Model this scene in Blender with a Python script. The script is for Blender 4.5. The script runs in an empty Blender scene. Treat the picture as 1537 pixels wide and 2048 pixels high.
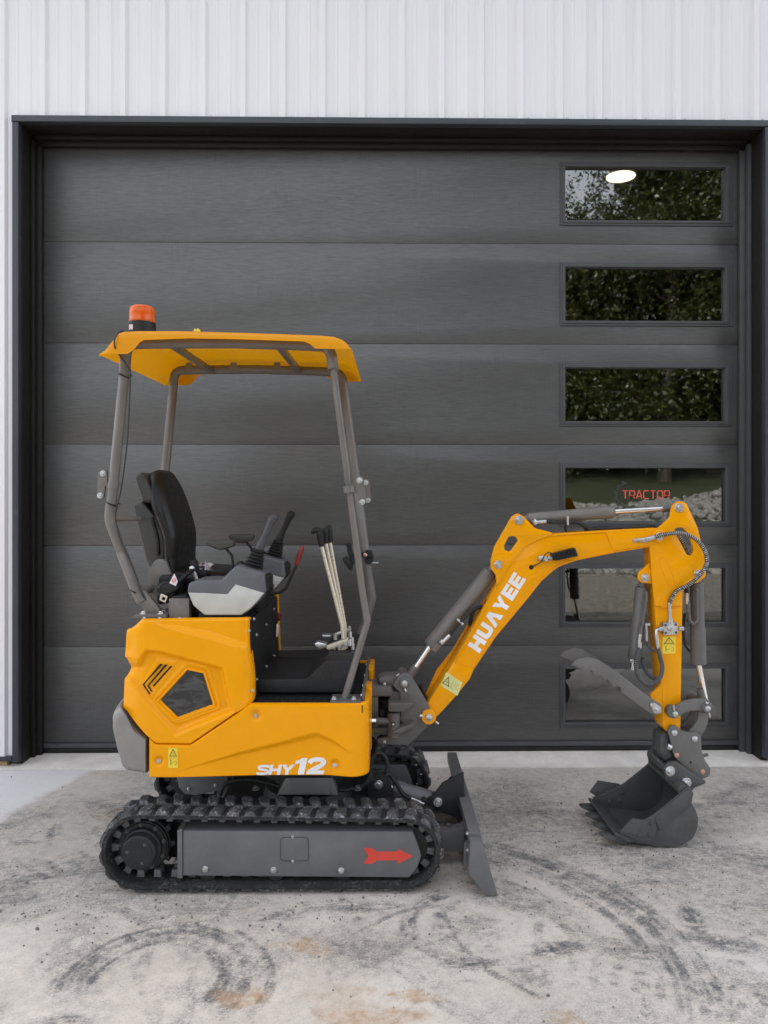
import bpy, math, random
import numpy as np
from mathutils import Vector, Matrix, geometry
R = math.radians
random.seed(7)
rng = np.random.default_rng(11)
scene = bpy.context.scene
col = scene.collection

# ---------------------------------------------------------------- camera, sky, sun, exposure
FPX, CX, HY, CAMH, YAW = 1540.0, 768.5, 985.0, 1.57, R(0.8)
cd = bpy.data.cameras.new('camera')
cam = bpy.data.objects.new('camera', cd); col.objects.link(cam)
cd.sensor_fit = 'VERTICAL'; cd.sensor_height = 36.0
cd.lens = FPX / 2048.0 * 36.0
cd.shift_y = -(1024.0 - HY) / 2048.0
cd.clip_start = 0.05; cd.clip_end = 900
cam.location = (0, 0, CAMH)
cam.rotation_euler = (R(90), 0, -YAW)
scene.camera = cam

SUN_EL, SUN_AZ = 41.0, -30.0            # sun stands behind the building, to the left
w = bpy.data.worlds.new('World'); scene.world = w; w.use_nodes = True
nt = w.node_tree; nt.nodes.clear()
wo = nt.nodes.new('ShaderNodeOutputWorld'); bg = nt.nodes.new('ShaderNodeBackground')
sky = nt.nodes.new('ShaderNodeTexSky'); sky.sky_type = 'NISHITA'; sky.sun_disc = False
sky.sun_elevation = R(SUN_EL); sky.sun_rotation = R(SUN_AZ)
sky.dust_density = 3.5; sky.air_density = 1.0; sky.ozone_density = 1.0
hs = nt.nodes.new('ShaderNodeHueSaturation'); hs.inputs['Saturation'].default_value = 0.25
nt.links.new(sky.outputs[0], hs.inputs['Color']); nt.links.new(hs.outputs[0], bg.inputs[0])
nt.links.new(bg.outputs[0], wo.inputs[0]); bg.inputs[1].default_value = 0.15
sl = bpy.data.lights.new('sun', 'SUN'); sl.energy = 2.0; sl.angle = R(0.6); sl.color = (1, .95, .88)
sun = bpy.data.objects.new('sun', sl); col.objects.link(sun)
sv = Vector((math.sin(R(SUN_AZ)) * math.cos(R(SUN_EL)), math.cos(R(SUN_AZ)) * math.cos(R(SUN_EL)), math.sin(R(SUN_EL))))
sun.rotation_euler = sv.to_track_quat('Z', 'Y').to_euler(); sun.location = (0, 0, 12)
vs = scene.view_settings
vs.view_transform = 'Standard'; vs.look = 'None'; vs.gamma = 1.0; vs.exposure = 1.90
scene.cycles.max_bounces = 8; scene.cycles.diffuse_bounces = 4; scene.cycles.glossy_bounces = 4
scene.cycles.transparent_max_bounces = 8
scene.cycles.use_denoising = True

# ---------------------------------------------------------------- frames: pixel of the photograph -> metres on an upright plane
class Frame:
    def __init__(s, deg):
        s.phi = R(deg); psi = YAW - s.phi; s.c, s.n = math.cos(psi), math.sin(psi)
    def p(s, px, py, d):
        u = (px - CX) / FPX; v = -(py - HY) / FPX
        dx = u * s.c + s.n; dy = -u * s.n + s.c; k = d / dy
        return (dx * k, d, CAMH + v * k)
    def w(s, q):
        a, d, z = q; c, n = math.cos(s.phi), math.sin(s.phi)
        return Vector((a * c + d * n, -a * n + d * c, z))
    def rot(s): return Matrix.Rotation(-s.phi, 4, 'Z')
W0, L, U, B = Frame(0), Frame(0.3), Frame(1.6), Frame(-1.2)

# ---------------------------------------------------------------- objects
WL = {}
def link(o, loc, parent):
    col.objects.link(o)
    if parent is not None:
        o.parent = parent; o.location = Vector(loc) - WL[parent.name]
    else: o.location = loc
    WL[o.name] = Vector(loc)
    return o
def root(name, loc, label=None, cat=None, group=None, kind=None, parent=None):
    o = bpy.data.objects.new(name, None); o.empty_display_size = .1
    link(o, loc, parent); tag(o, label, cat, group, kind); return o
def tag(o, label=None, cat=None, group=None, kind=None):
    if label: o['label'] = label
    if cat: o['category'] = cat
    if group: o['group'] = group
    if kind: o['kind'] = kind
    return o
def mk(name, verts, faces, mat, smooth=35):
    me = bpy.data.meshes.new(name); me.from_pydata([tuple(v) for v in verts], [], faces); me.update()
    if mat: me.materials.append(mat)
    if smooth:
        me.polygons.foreach_set('use_smooth', [True] * len(me.polygons))
        me.set_sharp_from_angle(angle=R(smooth))
    return me
class MB:
    """collects geometry in a frame's own coordinates (along, depth, up)"""
    def __init__(s, F=W0): s.F, s.v, s.f = F, [], []
    def add(s, v, f):
        n = len(s.v); s.v += [tuple(x) for x in v]; s.f += [tuple(i + n for i in q) for q in f]; return s
    def build(s, name, mat, parent=None, smooth=35):
        wv = [s.F.w(q) for q in s.v]
        c = sum(wv, Vector()) / len(wv)
        me = mk(name, [q - c for q in wv], s.f, mat, smooth)
        return link(bpy.data.objects.new(name, me), c, parent)
    # -- shapes
    def box(s, a0, a1, d0, d1, z0, z1, b=0.0):
        if b <= 0:
            s.add([(a0,d0,z0),(a1,d0,z0),(a1,d1,z0),(a0,d1,z0),(a0,d0,z1),(a1,d0,z1),(a1,d1,z1),(a0,d1,z1)],
                  [(0,1,5,4),(1,2,6,5),(2,3,7,6),(3,0,4,7),(4,5,6,7),(3,2,1,0)])
        else: s.prism2([(a0,z0),(a1,z0),(a1,z1),(a0,z1)], d0, d1, b)
        return s
    def prism2(s, pts, d0, d1, b=.002, holes=(), seg=2):
        """pts: outline in (a,z) metres; extruded in depth; chamfered/rounded rims"""
        loops = [ccw(pts)] + [ccw(h)[::-1] for h in holes]
        b = min(b, (d1 - d0) * .49)
        rings = []
        if b > 0:
            for k in range(seg, -1, -1):
                t = k / seg * math.pi / 2
                rings.append((d0 + b * (1 - math.sin(t)), b * (1 - math.cos(t))))
            rings += [(d0 + d1 - d, o) for d, o in rings[::-1]]
        else: rings = [(d0, 0), (d1, 0)]
        base = len(s.v); caps = []
        for lp in loops:
            n = len(lp); st = len(s.v)
            for d, o in rings:
                for q in inset(lp, o): s.v.append((q[0], d, q[1]))
            for k in range(len(rings) - 1):
                for i in range(n):
                    j = (i + 1) % n; A = st + k * n
                    s.f.append((A + i, A + n + i, A + n + j, A + j))
            caps.append((st, n))
        for which in (0, len(rings) - 1):
            polys = []; idx = []
            for st, n in caps:
                r = [st + which * n + i for i in range(n)]
                polys.append([Vector((s.v[i][0], s.v[i][2], 0)) for i in r]); idx += r
            for t in geometry.tessellate_polygon(polys):
                tri = tuple(idx[i] for i in t)
                p, q, r_ = (s.v[i] for i in tri)
                cr = (q[0]-p[0])*(r_[2]-p[2]) - (q[2]-p[2])*(r_[0]-p[0])
                if (cr < 0) == (which == 0): tri = tri[::-1]
                s.f.append(tri)
        return s
    def plate(s, px, d0, d1, b=.002, holes=(), seg=2, fr=0):
        """outline given as photograph pixels on the plane at depth d0"""
        def cv(o):
            o = fil(o, fr) if (fr or any(len(q) > 2 for q in o)) else o
            return [(lambda t: (t[0], t[2]))(s.F.p(q[0], q[1], d0)) for q in o]
        return s.prism2(cv(px), d0, d1, b, [cv(h) for h in holes], seg)
    def sweep(s, path, r, n=12, cap=True, closed=False):
        path = [Vector(p) for p in path]; m = len(path)
        T = []
        for i in range(m):
            a = path[i - 1] if (i > 0 or closed) else path[i]; b = path[(i + 1) % m] if (i < m - 1 or closed) else path[i]
            T.append((b - a).normalized())
        nrm = T[0].orthogonal().normalized(); st = len(s.v)
        for i in range(m):
            if i:
                q = T[i-1].rotation_difference(T[i]); nrm = (q @ nrm).normalized()
            bn = T[i].cross(nrm); rr = r[i] if isinstance(r, (list, tuple)) else r
            for k in range(n):
                t = 2 * math.pi * k / n
                s.v.append(tuple(path[i] + (nrm * math.cos(t) + bn * math.sin(t)) * rr))
        for i in range(m - (0 if closed else 1)):
            for k in range(n):
                A, C = st + i * n, st + ((i + 1) % m) * n; k2 = (k + 1) % n
                s.f.append((A + k, A + k2, C + k2, C + k))
        if cap and not closed:
            s.f.append(tuple(st + k for k in range(n))[::-1]); s.f.append(tuple(st + (m - 1) * n + k for k in range(n)))
        return s
    def lathe(s, p0, p1, prof, n=24):
        """prof: (t along p0->p1 in 0..1, radius)"""
        p0, p1 = Vector(p0), Vector(p1); ax = p1 - p0; d = ax.normalized(); x = d.orthogonal().normalized(); y = d.cross(x)
        st = len(s.v)
        for t, r in prof:
            c = p0 + ax * t
            for k in range(n):
                a = 2 * math.pi * k / n; s.v.append(tuple(c + (x * math.cos(a) + y * math.sin(a)) * max(r, 1e-5)))
        for i in range(len(prof) - 1):
            for k in range(n):
                A, C, k2 = st + i * n, st + (i + 1) * n, (k + 1) % n
                s.f.append((A + k, A + k2, C + k2, C + k))
        s.f.append(tuple(st + k for k in range(n))[::-1]); s.f.append(tuple(st + (len(prof) - 1) * n + k for k in range(n)))
        return s
    def cyl(s, p0, p1, r, b=.003, n=24):
        l = (Vector(p1) - Vector(p0)).length; t = min(b / l, .45); b = min(b, r * .5)
        return s.lathe(p0, p1, [(0, r - b), (t, r), (1 - t, r), (1, r - b)], n)
    def disc(s, px, py, d0, d1, r, b=.002, n=28):
        """short round boss across the machine; centre by pixel at d0"""
        a, d, z = s.F.p(px, py, d0)
        return s.cyl((a, d0, z), (a, d1, z), r, b, n)

def ccw(p):
    p = [tuple(q[:2]) for q in p]
    A = sum(p[i][0] * p[(i + 1) % len(p)][1] - p[(i + 1) % len(p)][0] * p[i][1] for i in range(len(p)))
    return p if A > 0 else p[::-1]
def inset(p, o):
    if o == 0: return p
    n = len(p); out = []
    for i in range(n):
        a, b, c = p[i - 1], p[i], p[(i + 1) % n]
        e1 = (b[0]-a[0], b[1]-a[1]); e2 = (c[0]-b[0], c[1]-b[1])
        l1 = math.hypot(*e1) or 1e-9; l2 = math.hypot(*e2) or 1e-9
        n1 = (-e1[1]/l1, e1[0]/l1); n2 = (-e2[1]/l2, e2[0]/l2)
        m = (n1[0]+n2[0], n1[1]+n2[1]); q = m[0]*m[0]+m[1]*m[1]
        if q < .5: q = .5
        out.append((b[0] + m[0]*2*o/q, b[1] + m[1]*2*o/q))
    return out
def fil(p, r=0, k=5):
    """round the corners of a polygon; a third value on a point is its own radius"""
    n = len(p); out = []
    for i in range(n):
        a, b, c = p[i-1], p[i], p[(i+1) % n]; rr = b[2] if len(b) > 2 else r
        if rr <= 0: out.append((b[0], b[1])); continue
        va = Vector((a[0]-b[0], a[1]-b[1])); vc = Vector((c[0]-b[0], c[1]-b[1]))
        la, lc = va.length, vc.length
        if la < 1e-6 or lc < 1e-6: out.append((b[0], b[1])); continue
        va /= la; vc /= lc; ang = va.angle(vc)
        if ang > 3.1: out.append((b[0], b[1])); continue
        t = min(rr / math.tan(ang/2), la*.48, lc*.48)
        A = Vector(b[:2]) + va*t; C = Vector(b[:2]) + vc*t; M = Vector(b[:2])
        for j in range(k + 1):
            u = j / k; q = A*(1-u)**2 + M*2*u*(1-u) + C*u*u; out.append((q.x, q.y))
    return out
def fil3(p, r, k=6):
    p = [Vector(q) for q in p]; out = [p[0]]
    for i in range(1, len(p) - 1):
        a, b, c = p[i-1], p[i], p[i+1]; va, vc = a-b, c-b; la, lc = va.length, vc.length; va /= la; vc /= lc
        ang = va.angle(vc); rr = r[i] if isinstance(r, list) else r
        t = min(rr / math.tan(ang/2), la*.48, lc*.48) if ang < 3.12 else 0
        for j in range(k+1):
            u = j/k; out.append((b+va*t)*(1-u)**2 + b*2*u*(1-u) + (b+vc*t)*u*u)
    out.append(p[-1]); return out
def cat(p, n=10):
    p = [Vector(q) for q in p]; q = [p[0]*2-p[1]] + p + [p[-1]*2-p[-2]]; out = []
    for i in range(1, len(q)-2):
        for j in range(n):
            t = j/n; a, b, c, d = q[i-1:i+3]
            out.append(.5*((2*b)+(c-a)*t+(2*a-5*b+4*c-d)*t*t+(3*b-a-3*c+d)*t**3))
    out.append(p[-1]); return out
def circ(cx, cy, r, n=24, a0=0): return [(cx + r*math.cos(a0 + 2*math.pi*i/n), cy + r*math.sin(a0 + 2*math.pi*i/n)) for i in range(n)]
def interp(x, pts):
    if x <= pts[0][0]: return pts[0][1]
    for (a, b), (c, d) in zip(pts, pts[1:]):
        if x <= c: return b + (d-b)*(x-a)/(c-a) if c > a else d
    return pts[-1][1]
def sstep(t): t = max(0, min(1, t)); return t*t*(3-2*t)
def ribbon(pts, w, closed=False):
    """flat stroke outline round a polyline (pixels)"""
    n = len(pts); Lf, Rt = [], []
    for i in range(n):
        a = Vector(pts[i-1] if (i or closed) else pts[i]); c = Vector(pts[(i+1) % n] if (i < n-1 or closed) else pts[i]); b = Vector(pts[i])
        d1 = (b-a).normalized() if (b-a).length > 1e-9 else None; d2 = (c-b).normalized() if (c-b).length > 1e-9 else None
        d1 = d1 or d2; d2 = d2 or d1; n1 = Vector((-d1.y, d1.x)); n2 = Vector((-d2.y, d2.x)); m = n1+n2; q = max(m.dot(m), .6)
        o = m * (w / q); Lf.append(tuple(b+o)); Rt.append(tuple(b-o))
    return Lf + Rt[::-1]

def ringpoly(pts, w):
    c = (sum(p[0] for p in pts)/len(pts), sum(p[1] for p in pts)/len(pts)); q = ccw(pts); return inset(q, -w/2), inset(q, w/2)
# ---------------------------------------------------------------- materials
MATS = {}
class NT:
    def __init__(s, name):
        s.m = bpy.data.materials.new(name); s.m.use_nodes = True; s.t = s.m.node_tree; s.t.nodes.clear()
        s.out = s.n('OutputMaterial'); s.tc = s.n('TexCoord')
    def n(s, kind, **k):
        x = s.t.nodes.new('ShaderNode' + kind)
        for a, b in k.items(): setattr(x, a, b)
        return x
    def set(s, sock, v):
        if hasattr(v, 'is_linked') or hasattr(v, 'links'): s.t.links.new(v, sock)
        elif isinstance(v, tuple) and len(v) == 3 and sock.type == 'RGBA': sock.default_value = (*v, 1)
        else: sock.default_value = v
    def math(s, op, a, b=None, clamp=False):
        x = s.n('Math', operation=op, use_clamp=clamp); s.set(x.inputs[0], a)
        if b is not None: s.set(x.inputs[1], b)
        return x.outputs[0]
    def pos(s):
        return s.n('NewGeometry').outputs['Position']
    def map(s, v, scale=(1, 1, 1), rot=(0, 0, 0)):
        x = s.n('Mapping'); s.set(x.inputs[0], v); x.inputs['Scale'].default_value = scale; x.inputs['Rotation'].default_value = rot; return x.outputs[0]
    def noise(s, v, scale, detail=4, rough=.55, dist=0):
        x = s.n('TexNoise'); s.set(x.inputs['Vector'], v); x.inputs['Scale'].default_value = scale
        x.inputs['Detail'].default_value = detail; x.inputs['Roughness'].default_value = rough; x.inputs['Distortion'].default_value = dist; return x.outputs[0]
    def ramp(s, f, lo, hi, a=0., b=1.):
        x = s.n('MapRange'); x.clamp = True; s.set(x.inputs[0], f); s.set(x.inputs[1], lo); s.set(x.inputs[2], hi); x.inputs[3].default_value = a; x.inputs[4].default_value = b; return x.outputs[0]
    def mix(s, f, a, b, mode='MIX'):
        x = s.n('Mix', data_type='RGBA', blend_type=mode); s.set(x.inputs[0], f); s.set(x.inputs[6], a); s.set(x.inputs[7], b); return x.outputs[2]
    def bump(s, h, dist=.001, strength=1., nrm=None):
        x = s.n('Bump'); s.set(x.inputs['Height'], h); x.inputs['Distance'].default_value = dist; x.inputs['Strength'].default_value = strength
        if nrm is not None: s.set(x.inputs['Normal'], nrm)
        return x.outputs[0]
    def pr(s, **k):
        p = s.n('BsdfPrincipled')
        for a, b in k.items(): s.set(p.inputs[a.replace('_', ' ')], b)
        s.t.links.new(p.outputs[0], s.out.inputs[0]); MATS[s.m.name] = s.m; return s.m
def paint(name, c, rough=.4, coat=0., metal=0., dust=.12, dustc=(.32, .29, .25), var=.12, scale=9, spec=.5, bump=.25):
    t = NT(name); P = t.pos()
    n1 = t.noise(P, scale, 5, .6); n2 = t.noise(P, scale*7, 4, .6)
    base = t.mix(t.ramp(n1, .3, .7), tuple(x*(1-var) for x in c), tuple(min(1, x*(1+var)) for x in c))
    d = t.math('MULTIPLY', t.ramp(n2, .5, .78), t.ramp(n1, .38, .7))
    base = t.mix(t.math('MULTIPLY', d, dust), base, dustc)
    rg = t.math('ADD', t.ramp(n2, .3, .7, -.06, .06), t.math('ADD', t.math('MULTIPLY', d, .25), rough))
    return t.pr(Base_Color=base, Roughness=rg, Metallic=metal, Coat_Weight=coat, Coat_Roughness=.04, Specular_IOR_Level=spec,
                Normal=t.bump(t.noise(P, 260, 3, .6), .00025, bump))
YEL = paint('yellow_paint', (.86, .35, .001), .26, .30, dust=.03, var=.035, spec=.06, bump=.10)
DRK = paint('dark_grey_paint', (.118, .112, .108), .47, dust=.22)
ROP = paint('warm_grey_tube_paint', (.150, .135, .123), .34, dust=.08)
FRM = paint('track_frame_paint', (.125, .126, .132), .45, dust=.2, dustc=(.3, .3, .3))
BUC = paint('bucket_paint', (.066, .069, .070), .36, dust=.35, dustc=(.20, .195, .19), scale=11, var=.12)
LINK = paint('link_paint', (.14, .133, .129), .45, dust=.2)
BLK = paint('black_plastic', (.014, .014, .014), .45, dust=.2, dustc=(.12, .12, .12), spec=.3)
BLK2 = paint('black_steel', (.020, .021, .022), .5, dust=.35, dustc=(.12, .12, .115), spec=.3)
MATT = paint('rubber_mat', (.018, .018, .019), .5, dust=.5, dustc=(.09, .09, .09), spec=.3)
RUB = paint('track_rubber', (.022, .022, .023), .62, dust=.9, dustc=(.25, .25, .245), scale=16, spec=.25)
LUGM = paint('dusty_lug_rubber', (.045, .045, .046), .62, dust=1.6, dustc=(.44, .44, .45), scale=16, var=.3)
SEAT = paint('seat_vinyl', (.010, .0095, .009), .36, dust=.05, dustc=(.08, .08, .08), spec=.32)
SHEL = paint('seat_shell', (.052, .050, .048), .42, dust=.15, spec=.4)
LGR = paint('console_light_grey', (.47, .475, .445), .42, dust=.1)
MGR = paint('console_mid_grey', (.10, .103, .118), .42, dust=.12)
CWT = paint('counterweight_grey', (.235, .222, .213), .38, .1, dust=.1)
RED = paint('red_vinyl', (.66, .062, .040), .4, dust=.3, dustc=(.3, .2, .19))
REDG = paint('red_grip', (.20, .014, .013), .35)
GRIP = paint('grip_dark_grey', (.055, .056, .060), .4, dust=.15, spec=.4)
WHT = paint('white_vinyl', (.80, .79, .80), .4, dust=.08)
PAPER = paint('paper_tag', (.75, .68, .70), .6, dust=.05)
LYEL = paint('label_yellow', (.83, .62, .05), .4, dust=.05)
LPAL = paint('label_pale_yellow', (.72, .70, .28), .4, dust=.05)
BLKV = paint('black_vinyl', (.02, .02, .02), .5, dust=.0)
CHR = paint('chrome_rod', (.86, .84, .82), .13, metal=1., dust=.1, var=.03)
ZINC = paint('zinc_plated_steel', (.58, .58, .59), .30, metal=.95, dust=.2, var=.15, scale=40)
BEIGE = paint('lever_rod_steel', (.66, .58, .47), .3, metal=.3, dust=.0, var=.02, bump=.0)
COPP = paint('copper_pin', (.55, .33, .24), .4, metal=.6)
HOSE = paint('hose_rubber', (.02, .02, .021), .45, dust=.3, dustc=(.14, .14, .14))
HGRY = paint('hose_guard_grey', (.17, .18, .19), .4, dust=.2)
TRIM = paint('charcoal_trim', (.036, .041, .052), .38, dust=.25, dustc=(.16, .16, .16), scale=3)
JAMB = paint('jamb_vinyl', (.014, .0135, .012), .5, dust=.25, dustc=(.05, .046, .038), scale=4, spec=.3)
WOOD = paint('raw_wood', (.42, .30, .16), .7)
LENS = NT('amber_lens'); LENS = LENS.pr(Base_Color=(.95, .17, .008), Roughness=.12, Transmission_Weight=.35, IOR=1.45, Subsurface_Weight=.4, Subsurface_Radius=(.03, .012, .004), Subsurface_Scale=.6)
t = NT('yellow_canopy_plastic'); P = t.pos(); cc = t.mix(t.ramp(t.noise(P, 6, 4), .3, .7), (.85, .345, .001), (.88, .37, .002))
t.pr(Base_Color=cc, Roughness=.24, Specular_IOR_Level=.2, Coat_Weight=.08, Coat_Roughness=.1)
pb = [n for n in t.t.nodes if n.type == 'BSDF_PRINCIPLED'][0]; tl_ = t.n('BsdfTranslucent'); tl_.inputs[0].default_value = (.98, .43, .006, 1)
mx = t.n('MixShader'); mx.inputs[0].default_value = .34; t.set(mx.inputs[1], pb.outputs[0]); t.set(mx.inputs[2], tl_.outputs[0]); t.t.links.new(mx.outputs[0], t.out.inputs[0]); CANO = t.m
t = NT('vent_mesh'); P = t.pos()
vo = t.n('TexVoronoi', feature='F1'); t.set(vo.inputs['Vector'], t.map(P, (1, .001, 1), (0, R(30), 0))); vo.inputs['Scale'].default_value = 210; vo.inputs['Randomness'].default_value = 0.05
hole = t.ramp(vo.outputs[0], .30, .42)
foil = t.ramp(t.noise(t.map(P, (1, 1, 2.2)), 13, 5, .6, 1.2), .44, .66); foil2 = t.ramp(t.noise(P, 60, 3, .6), .45, .7)
MESHM = t.pr(Base_Color=t.mix(hole, t.mix(t.math('MULTIPLY', foil, foil2), (.006, .006, .006), (.24, .24, .24)), t.mix(foil, (.022, .022, .023), (.075, .075, .076))), Roughness=.5, Normal=t.bump(hole, .001, .6))
# ---------------------------------------------------------------- materials of the place
def siding_mat():
    t = NT('white_painted_siding'); P = t.pos()
    n = t.noise(t.map(P, (1, 1, .12)), 14, 5, .6)
    c = t.mix(t.ramp(n, .3, .75), (.795, .79, .825), (.765, .757, .785))
    return t.pr(Base_Color=c, Roughness=t.ramp(n, .3, .7, .3, .42), Coat_Weight=.15, Coat_Roughness=.2, Normal=t.bump(t.noise(P, 5, 2), .004, .25))
SID = siding_mat()
def door_mat():
    t = NT('charcoal_woodgrain_door'); P = t.pos()
    st = t.noise(t.map(P, (13, 1, 130)), 1., 7, .7)            # long horizontal brush strokes
    fi = t.noise(t.map(P, (30, 1, 420)), 1., 4, .6)
    vt = t.noise(t.map(P, (380, 1, 9)), 1., 4, .6)             # fine vertical cross threads
    pa = t.noise(P, 2.6, 4, .6)
    vmask = t.ramp(t.noise(P, 4.5, 3), .5, .66)
    h = t.math('ADD', t.math('MULTIPLY', st, .6), t.math('ADD', t.math('MULTIPLY', fi, .3), t.math('MULTIPLY', t.math('MULTIPLY', t.math('SUBTRACT', vt, .5), vmask), .5)))
    f = t.ramp(t.math('ADD', t.math('MULTIPLY', h, .75), t.math('MULTIPLY', pa, .10)), .28, .58)
    c = t.mix(f, (.026, .0258, .0258), (.089, .0875, .0875))
    return t.pr(Base_Color=c, Roughness=t.ramp(h, .35, .75, .42, .26), Specular_IOR_Level=1.0, Normal=t.bump(h, .0014, .8))
DOOR = door_mat()
DFRM = paint('window_frame_vinyl', (.060, .062, .066), .45, dust=.1, dustc=(.15, .15, .15))
def glass_mat():
    t = NT('tinted_window_glass')
    g = t.n('BsdfGlossy'); g.inputs['Roughness'].default_value = 0.016; g.inputs['Color'].default_value = (.95, .97, .95, 1)
    wob = t.noise(t.pos(), 2.2, 2)
    nb = t.bump(wob, .0006, 1.); t.set(g.inputs['Normal'], nb)
    tr = t.n('BsdfTransparent'); tr.inputs['Color'].default_value = (.62, .63, .60, 1)
    fr = t.n('Fresnel'); fr.inputs['IOR'].default_value = 2.55
    mx = t.n('MixShader'); gb = t.n('NewGeometry'); t.set(mx.inputs[0], t.math('MULTIPLY', fr.outputs[0], t.math('SUBTRACT', 1., gb.outputs['Backfacing']))); t.set(mx.inputs[1], tr.outputs[0]); t.set(mx.inputs[2], g.outputs[0])
    t.t.links.new(mx.outputs[0], t.out.inputs[0]); return t.m
GLASS = glass_mat()
def concrete_mat():
    t = NT('stained_concrete'); P = t.pos()
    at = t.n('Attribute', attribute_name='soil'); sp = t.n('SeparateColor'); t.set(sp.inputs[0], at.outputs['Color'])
    soil, rust, sunlit_clean = sp.outputs[0], sp.outputs[1], sp.outputs[2]
    n1 = t.noise(P, 3.2, 6, .62); n2 = t.noise(P, 26, 5, .65); n3 = t.noise(P, 170, 4, .65)
    broom = t.noise(t.map(P, (14, 260, 1), (0, 0, R(4))), 1., 3, .6)
    c = t.mix(t.ramp(n1, .3, .7), (.57, .52, .46), (.70, .642, .576))
    c = t.mix(t.math('MULTIPLY', t.ramp(n2, .45, .72), .7), c, (.49, .455, .415))
    c = t.mix(t.math('MULTIPLY', t.ramp(n3, .52, .72), .6), c, (.30, .285, .265))
    pv = t.n('TexVoronoi'); t.set(pv.inputs['Vector'], P); pv.inputs['Scale'].default_value = 75
    pore = t.math('MULTIPLY', t.ramp(pv.outputs[0], .16, .07), t.ramp(n2, .45, .6)); c = t.mix(t.math('MULTIPLY', pore, .75), c, (.12, .115, .11))
    wv = t.n('TexNoise'); t.set(wv.inputs['Vector'], P); wv.inputs['Scale'].default_value = 1.7; wv.inputs['Detail'].default_value = 7; wv.inputs['Roughness'].default_value = .62
    crack = t.ramp(t.math('ABSOLUTE', t.math('SUBTRACT', wv.outputs[0], .47)), .0022, .0006); crack = t.math('MULTIPLY', crack, t.ramp(n1, .5, .62)); c = t.mix(t.math('MULTIPLY', crack, .6), c, (.14, .13, .12))
    c = t.mix(sunlit_clean, c, (.80, .79, .80))  # painted sun patch and less dirty concrete, both as a pale tone
    br = t.math('ADD', t.ramp(n3, .3, .7, -.32, .32), t.math('ADD', t.ramp(broom, .3, .7, -.16, .16), t.ramp(n2, .3, .7, -.2, .2)))
    sm = t.math('MULTIPLY', t.math('ADD', soil, t.math('MULTIPLY', br, t.ramp(soil, .02, .35))), .92, True)
    c = t.mix(sm, c, (.085, .09, .098))
    c = t.mix(t.math('MULTIPLY', rust, t.ramp(n2, .25, .65)), c, (.42, .245, .11))
    h = t.math('ADD', t.math('MULTIPLY', n3, .5), t.math('ADD', t.math('MULTIPLY', broom, .35), t.math('MULTIPLY', n2, .5)))
    return t.pr(Base_Color=c, Roughness=t.ramp(n2, .3, .7, .72, .9), Specular_IOR_Level=.3, Normal=t.bump(h, .0028, .9))
CONC = concrete_mat()
SLAB = paint('pale_slab_concrete', (.74, .70, .65), .8, dust=.6, dustc=(.45, .42, .38), var=.15, scale=7, bump=1.)
def gravel_mat():
    t = NT('grey_gravel'); P = t.pos()
    v = t.n('TexVoronoi'); t.set(v.inputs['Vector'], P); v.inputs['Scale'].default_value = 26
    n = t.noise(P, 1.3, 5, .6)
    sc = t.n('SeparateColor'); t.set(sc.inputs[0], v.outputs['Color'])
    c = t.mix(sc.outputs[0], (.14, .13, .112), (.34, .325, .295)); c = t.mix(t.ramp(n, .4, .7), c, (.30, .26, .19))
    c = t.mix(t.ramp(v.outputs[0], .3, .6), c, (.09, .08, .07))
    return t.pr(Base_Color=c, Roughness=.9, Normal=t.bump(v.outputs[0], .02, -1.))
GRAV = gravel_mat()
def grass_mat():
    t = NT('rough_grass'); P = t.pos(); n = t.noise(P, 1.2, 6, .65); n2 = t.noise(t.map(P, (40, 40, 6)), 1, 4, .7)
    c = t.mix(t.ramp(n, .3, .7), (.022, .034, .009), (.055, .062, .02)); c = t.mix(t.ramp(n2, .4, .7), c, (.012, .018, .006))
    return t.pr(Base_Color=c, Roughness=.8, Normal=t.bump(n2, .04, 1.))
GRAS = grass_mat()
STON = paint('crushed_stone', (.17, .165, .155), .85, dust=.3, var=.4, scale=4)
def leaf_mat(name, a, b):
    t = NT(name); oi = t.n('NewGeometry'); n = t.noise(t.pos(), .9, 3)
    c = t.mix(t.ramp(oi.outputs['Random Per Island'], 0, 1), a, b); c = t.mix(t.ramp(n, .4, .65), c, tuple(x*.6 for x in a))
    d = t.n('BsdfDiffuse'); tl = t.n('BsdfTranslucent'); gl = t.n('BsdfGlossy'); gl.inputs['Roughness'].default_value = .35
    t.set(d.inputs[0], c); t.set(tl.inputs[0], t.mix(.5, c, (.07, .08, .012)))
    m1 = t.n('MixShader'); m1.inputs[0].default_value = .38; t.set(m1.inputs[1], d.outputs[0]); t.set(m1.inputs[2], tl.outputs[0])
    m2 = t.n('MixShader'); m2.inputs[0].default_value = .04; t.set(m2.inputs[1], m1.outputs[0]); t.set(m2.inputs[2], gl.outputs[0])
    t.t.links.new(m2.outputs[0], t.out.inputs[0]); return t.m
LEAF = leaf_mat('leaf_green', (.036, .050, .010), (.085, .092, .024)); LEAF2 = leaf_mat('leaf_olive', (.046, .058, .011), (.10, .104, .027))
BARK = paint('bark', (.06, .05, .04), .9, dust=.4, var=.3, scale=6)

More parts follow.
